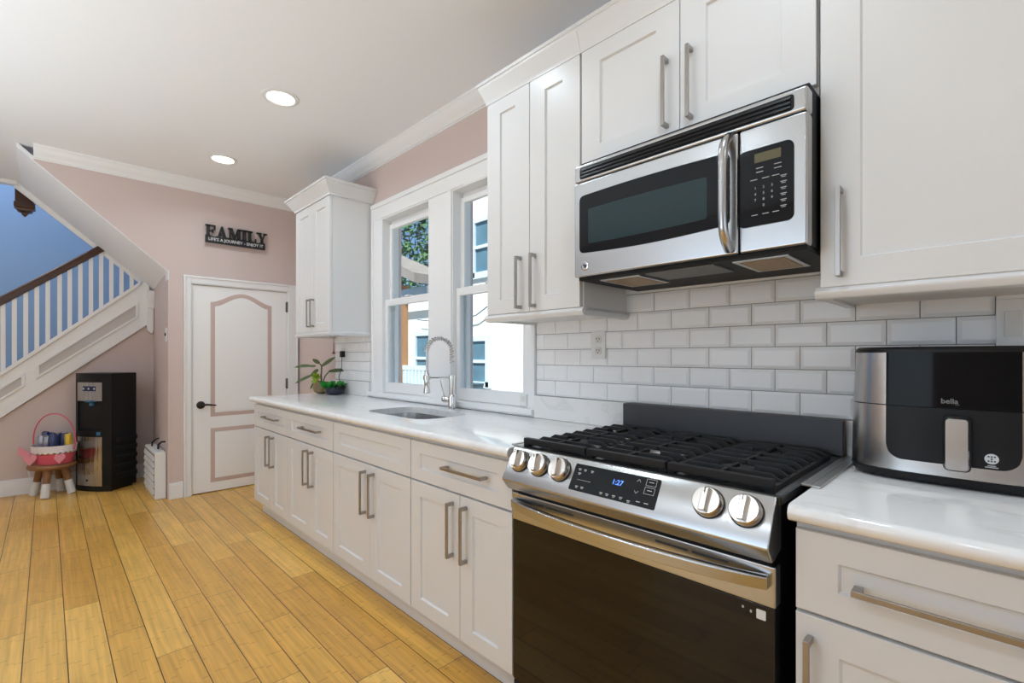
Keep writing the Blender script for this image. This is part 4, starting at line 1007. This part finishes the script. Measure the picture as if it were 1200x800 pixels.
# local frame: x along the front (left to right), y into the depth, z up
def lbx(x0, x1, y0, y1, z0, z1): mb = MB(); mb.box(x0, x1, y0, y1, z0, z1); return mb
h = CWd/2
mb = lbx(-h, h, .035, CDp, .02, CHt); mb.box(-h+.02, h-.02, .03, CDp-.02, 0, .02); obj('cabinet', mb, M['black'], t, local=True, bevel=.008)
def front(x0, x1, z0, z1, o, bowd=.03, t_=.03, n=12):
    mb = MB(); rings = []
    for i in range(n+1):
        x = x0+(x1-x0)*i/n; f = .035-o-bowd*(1-(x/h)**2)
        rings.append([Vector((x, f, z0)), Vector((x, f, z1)), Vector((x, .05, z1)), Vector((x, .05, z0))])
    return mb.loft(rings)
ff = obj('front_frame', front(-h, h, 1.0, CHt-.002, 0), M['black'], t, local=True, smooth=True)
obj('front_base', front(-h, h, .0, .05, .002), M['black'], t, local=True, smooth=True)
obj('lower_door', front(-h+.035, h-.075, .05, .50, .004), M['wavysteel'], t, local=True, smooth=True, angle=50)
obj('frame_side', front(-h, -h+.034, .05, 1.0, 0, n=3), M['black'], t, local=True, smooth=True); obj('frame_side', front(h-.074, h, .05, 1.0, 0, n=4), M['black'], t, local=True, smooth=True)
tp = obj('top_panel', front(-h+.035, h-.075, .83, 1.0, .004), M['wavysteel'], t, local=True, smooth=True, angle=50)
mb = front(-.08, .06, .92, .965, .006, n=6); bt = obj('button_strip', mb, M['ledblue'], tp, local=True)
mb = MB()
for x in (-.068, -.01, .048):
    f = .035-.03*(1-(x/h)**2); mb.lathe([(.009, 0), (.009, .0015), (.001, .0016)], (x, f-.006, .943), axis=(0, -1, 0), n=14)
obj('button', mb, M['signtext'], bt, local=True)
ob = obj('dispensing_bay', lbx(-h+.03, h-.07, .048, .06, .50, .84), M['mblack'], t, local=True)
mb = front(-h+.035, h-.075, .50, .555, .002); dt = obj('drip_tray', mb, M['black'], t, local=True, smooth=True)
obj('drip_badge', front(h-.125, h-.09, .515, .545, .0045, n=3), M['cyan'], dt, local=True)
mb = MB(); mb.lathe([(.02, 0), (.022, .03), (.055, .04), (.055, .05)], (-.01, .03, .785), n=18); obj('spout', mb, M['cyan'], t, local=True, smooth=True)
mb = MB()
for i in range(5):
    z = .10+i*.085
    mb.prism([(h-.004, .07, z), (h+.009, .07, z+.012), (h+.009, .07, z+.042), (h-.004, .07, z+.055)], (0, .215, 0))
obj('side_louvre', mb, M['mblack'], t, local=True, bevel=.002)
mb = MB(); mb.lathe([(.011, 0), (.011, .001), (.001, .0012)], (-.03, .035-.03-.0038, .10), axis=(0, -1, 0), n=14); obj('badge', mb, M['ledblue'], t, local=True)
# stool
sc_ = Vector((.035, 5.945, 0)); SH = .285
t = thing('footstool', 'round wooden footstool with white socks on its legs', 'stool', sc_)
mb = MB(); mb.lathe([(.13, SH-.045), (.158, SH-.038), (.166, SH-.02), (.160, SH-.004), (.15, SH), (.001, SH)], sc_, n=36); obj('seat', mb, M['stoolwood'], t, smooth=True)
for ang in (200, 245, 330, 60):
    pass
for lx, ly in ((-.085, 6.03), (-.012, 5.80), (.165, 5.90), (.098, 6.075)):
    f = Vector((lx, ly, 0)); tp_ = sc_.lerp(f, .62); tp_.z = SH-.04
    mid_ = f.lerp(tp_, .48)
    mb = MB(); mb.cyl(mid_, tp_, .026, .030, n=16); lg_ = obj('leg', mb, M['stoolwood'], t, smooth=True)
    mb = MB(); ax = (tp_-f); mb.lathe([(.022, 0), (.032, .004), (.031, .05), (.030, .11), (.031, .125), (.026, .126)], f, n=18, axis=ax); obj('sock', mb, M['sock'], lg_, smooth=True)
# basket
bc = sc_+Vector((.015, -.005, SH)); br_ = .16
t = thing('gift_basket', 'pink felt gift basket with a thin hoop handle, on the footstool', 'basket', bc)
def oval(r, z, sc=(1.0, .82), n=36, rip=0): 
    rv, fv = Vector((.715, -.70, 0)), Vector((-.70, -.715, 0))
    return [bc + rv*math.cos(2*PI*i/n)*r*sc[0] + fv*math.sin(2*PI*i/n)*r*sc[1] + Vector((0, 0, z+(rip*abs(math.sin(i*PI/2)) if rip else 0))) for i in range(n)]
mb = MB(); mb.loft([oval(br_-.03, .001), oval(br_-.012, .07), oval(br_, .13), oval(br_-.006, .13), oval(br_-.02, .06)]); obj('bowl', mb, M['pinkplastic'], t, smooth=True)
mb = MB(); n = 48; mb.loft([oval(br_+.002, .095, n=n, rip=.014), oval(br_+.008, .165, n=n), oval(br_+.003, .165, n=n), oval(br_-.001, .108, n=n)]); obj('lace_trim', mb, M['lace'], t, smooth=True)
rv = Vector((.715, -.70, 0)); fv = Vector((-.70, -.715, 0))
mb = MB(); mb.tube([bc + rv*(br_+.014+.05*math.sin(a)**.6 if 0 < a < PI else br_+.014)*math.cos(a) + Vector((0, 0, .12+.32*math.sin(a))) for a in [PI*i/26 for i in range(27)]], .005, n=8); obj('hoop', mb, M['pinkplastic'], t, smooth=True)
def heart(c_, s, m_):
    pts = []
    for i in range(28):
        a = 2*PI*i/28; x = 16*math.sin(a)**3/17; z = (13*math.cos(a)-5*math.cos(2*a)-2*math.cos(3*a)-math.cos(4*a))/17; pts.append(c_ + rv*x*s + Vector((0, 0, z*s)))
    mb = MB(); mb.prism(pts, -fv*.012); return obj('felt_heart', mb, m_, t, bevel=.003)
heart(bc - rv*.095 + fv*.128 + Vector((0, 0, .055)), .065, M['palepink']); heart(bc + rv*.13 + fv*.095 + Vector((0, 0, .06)), .055, M['palepink']); 
mb = MB(); c_ = bc - rv*.155 + fv*.08 + Vector((0, 0, .10))
for k_ in (-1, 1):
    mb.loft([[c_+Vector((0, 0, .006)), c_-Vector((0, 0, .006)), c_-Vector((0, 0, .006))+fv*.004, c_+Vector((0, 0, .006))+fv*.004], [c_+rv*.075*k_+Vector((0, 0, .055)), c_+rv*.08*k_-Vector((0, 0, .03)), c_+rv*.08*k_-Vector((0, 0, .03))+fv*.01, c_+rv*.075*k_+Vector((0, 0, .055))+fv*.01]])
obj('bow', mb, M['palepink'], t)
mb = MB(); mb.tube([c_, c_+Vector((0, 0, -.07))-rv*.008, c_+Vector((0, 0, -.15)), c_+Vector((0, 0, -.21))+rv*.012], .005, n=6); obj('ribbon', mb, M['lace'], t, smooth=True)
packs = [(-.108, -.03, .03, 'dark blue packet at the far left of the basket', 'candy'), (-.054, -.035, -.1, 'tall dark blue packet, second from left at the back of the basket', 'candy'), (0, -.035, .08, 'blue packet in the middle at the back of the basket', 'candy'), (.054, -.035, -.06, 'blue packet right of the middle at the back of the basket', 'candy'), (.108, -.02, .05, 'yellow packet at the right edge of the basket', 'yellow'),
         (-.078, .035, .05, 'silver packet at the front left of the basket', 'candy2'), (-.022, .045, -.05, 'silver blue packet at the front middle of the basket', 'candy2'), (.036, .045, .05, 'dark packet at the front right of the basket', 'candy')]
for i, (a, f, tw, lb, mk) in enumerate(packs):
    c_ = bc + rv*a + fv*f + Vector((0, 0, (.205 if f < 0 else .185)+random.uniform(-.012, .012))); mb = MB()
    d1 = (rv*math.cos(tw)+Vector((0, 0, 1))*math.sin(tw)); d2 = d1.cross(fv).normalized()
    ring = []
    for s_, hh in ((-.026, .003), (-.022, .012), (0, .02), (.022, .012), (.026, .003)):
        ring.append([c_ + d1*s_*1.0 + d2*b_*.058*random.uniform(.85, 1.15) + fv*q*hh for b_, q in ((-1, -1), (-.3, -1.6), (.3, -1.4), (1, -1), (1, 1), (.3, 1.5), (-.3, 1.4), (-1, 1))])
    mb.loft(ring); tag(obj('wrapped_packet', mb, M[mk], smooth=True), lb, 'packet')
# white louvred appliance
t = thing('air_purifier', 'low white louvred appliance on the floor left of the door', 'appliance', (.70, 5.4, 0))
mb = MB(); mb.box(.667, .748, 5.085, 5.66, 0, .405); obj('case', mb, M['whitepl'], t, bevel=.006)
for y0, y1 in ((5.11, 5.37), (5.39, 5.64)):
    for i in range(6):
        z = .04+i*.058; mb = MB(); mb.prism([(.668, y0, z), (.654, y0, z+.006), (.662, y0, z+.044), (.668, y0, z+.046)], (0, y1-y0, 0)); obj('louvre', mb, M['whitepl'], t, bevel=.001)
mb = MB(); mb.box(.664, .668, 5.105, 5.645, .03, .385); obj('intake', mb, M['dimprint'], t)
mb = MB(); mb.tube([(.72, 5.30, .405), (.715, 5.26, .45), (.73, 5.20, .48), (.752, 5.16, .485)], .008, n=8); mb.tube([(.70, 5.50, .405), (.705, 5.52, .44), (.74, 5.56, .46), (.765, 5.60, .46)], .006, n=8)
obj('power_cord', mb, M['black'], t, smooth=True)

# ================================================================== DOWNLIGHTS
for i, (x, y) in enumerate(CANS):
    light('downlight', 'AREA', (x, y, ZC-.014), CAN_E, (.74, .885, 1), shape='DISK', size=.13, spread=2.6)
    if i > 1: continue                                # the others lie outside the photo
    lb = ['recessed ceiling light nearer the camera, the larger of two visible', 'recessed ceiling light near the back wall, the smaller of two visible'][i]
    t = thing('ceiling_light', lb, 'ceiling light', (x, y, ZC), 0, 'recessed ceiling lights')
    mb = MB(); mb.lathe([(.105, 0), (.104, -.004), (.082, -.010), (.074, -.004), (.074, 0)], (x, y, ZC), n=36, caps=False); obj('trim_ring', mb, M['whitepl'], t, smooth=True)
    mb = MB(); mb.lathe([(.074, -.003), (.001, -.0045)], (x, y, ZC), n=30); obj('lens', mb, M['lamp'], t)

# ================================================================== OUTSIDE
mb = MB(); mb.box(2.0, 16, -6, 22, -.9, -.8); struct('ground', mb, M['ground'])
HXX = 6.0
t = thing('neighbor_house', 'white stucco house next door seen through the windows', 'house', (HXX, 7, -.8))
mb = MB(); mb.box(HXX, HXX+3, 1.0, 8.3, -.8, 5.6); obj('house_wall', mb, M['stucco'], t)
mb = MB(); mb.box(HXX+.02, HXX+2.4, 8.3, 9.7, -.8, 2.25); mb.box(HXX-.1, HXX+2.5, 8.25, 9.85, 2.25, 2.5); obj('low_wing', mb, M['stucco'], t)
mb = MB(); mb.prism([(HXX-.5, .6, 5.55), (HXX+3, .6, 7.2), (HXX+3, .6, 7.3), (HXX-.5, .6, 5.7)], (0, 7.9, 0)); obj('house_roof', mb, M['roofwood'], t)
for y0, y1, z0, z1 in ((6.80, 7.22, .75, 1.53), (6.66, 7.11, 2.86, 3.82), (8.45, 9.17, .70, 1.69), (4.2, 4.9, 2.9, 3.8)):
    mb = MB()
    for a, b_, c_, d_ in ((y0-.09, y0, z0-.1, z1+.1), (y1, y1+.09, z0-.1, z1+.1), (y0, y1, z1, z1+.1), (y0-.12, y1+.12, z0-.12, z0), (y0, y1, (z0+z1)/2-.03, (z0+z1)/2+.03)): mb.box(HXX-.06, HXX, a, b_, c_, d_)
    f_ = obj('house_window', mb, M['extblue'], t); mb = MB(); mb.box(HXX-.02, HXX-.002, y0, y1, z0, z1); obj('pane', mb, M['extglass'], f_)
mb = MB(); mb.cyl((HXX-.06, 7.34, -.7), (HXX-.06, 7.34, 5.5), .035, n=10); obj('drain_pipe', mb, M['extblue'], t, smooth=True)
mb = MB(); mb.tube([(HXX-.12, 9.0, 2.05), (HXX-.12, 8.0, 1.93), (HXX-.12, 7.0, 2.02), (HXX-.12, 5.9, 2.5)], .012, n=6); tag(obj('power_line', mb, M['ac'], smooth=True), 'dark cable sagging across the white house wall outside', 'cable')
mb = MB(); mb.box(HXX-.45, HXX-.02, 6.85, 7.42, .30, .70); mb.box(HXX-.47, HXX, 6.83, 7.44, .70, .73); obj('utility_box', mb, M['ac'], t, bevel=.01)
t = thing('porch', 'wooden porch roof on a brown post seen through the left window', 'porch', (4, 6.6, -.8))
mb = MB(); mb.box(3.95, 4.09, 6.52, 6.66, -.8, 2.35); obj('post', mb, M['postwood'], t, bevel=.006)
mb = MB(); mb.box(3.98, 4.06, 6.85, 6.95, -.8, 2.5); obj('corner_board', mb, M['extblue'], t)
mb = MB(); mb.prism([(3.7, 7.6, 3.13), (3.7, 7.6, 3.0), (3.7, 5.75, 2.28), (3.7, 5.75, 2.42)], (.7, 0, 0)); obj('porch_roof', mb, M['roofwood'], t)
mb = MB(); mb.box(3.95, 4.07, 5.8, 7.3, 2.15, 2.27); obj('beam', mb, M['extblue'], t)
mb = MB()
mb.box(3.97, 4.03, 5.8, 6.95, .55, .62); mb.box(3.98, 4.02, 5.8, 6.95, 1.03, 1.10)
for i in range(12): mb.box(3.985, 4.015, 5.84+i*.095, 5.90+i*.095, -.6, 1.05)
obj('railing', mb, M['extblue'], t)
def tree(loc, hgt, r, lb):
    t = thing('tree', lb, 'tree', loc); c = Vector(loc)+Vector((0, 0, hgt))
    mb = MB(); mb.cyl(loc, c-Vector((0, 0, r*.75)), .2, .12, n=10); obj('trunk', mb, M['bark'], t, smooth=True)
    mb = MB()
    for i in range(6500):
        d = Vector((random.gauss(0, 1), random.gauss(0, 1), random.gauss(0, .8))).normalized()*r*random.uniform(.45, 1)**.6
        p_ = c+d; a = Vector((random.gauss(0, 1), random.gauss(0, 1), random.gauss(0, 1))).normalized(); b_ = a.orthogonal().normalized(); s_ = random.uniform(.08, .15)
        mb.face([p_-a*s_, p_+b_*s_*.5, p_+a*s_, p_-b_*s_*.5])
    o = obj('foliage', mb, M['foliage'], t); o['kind'] = 'stuff'
tree((8.1, 12.6, -.8), 6.0, 2.5, 'leafy green tree behind the porch roof')
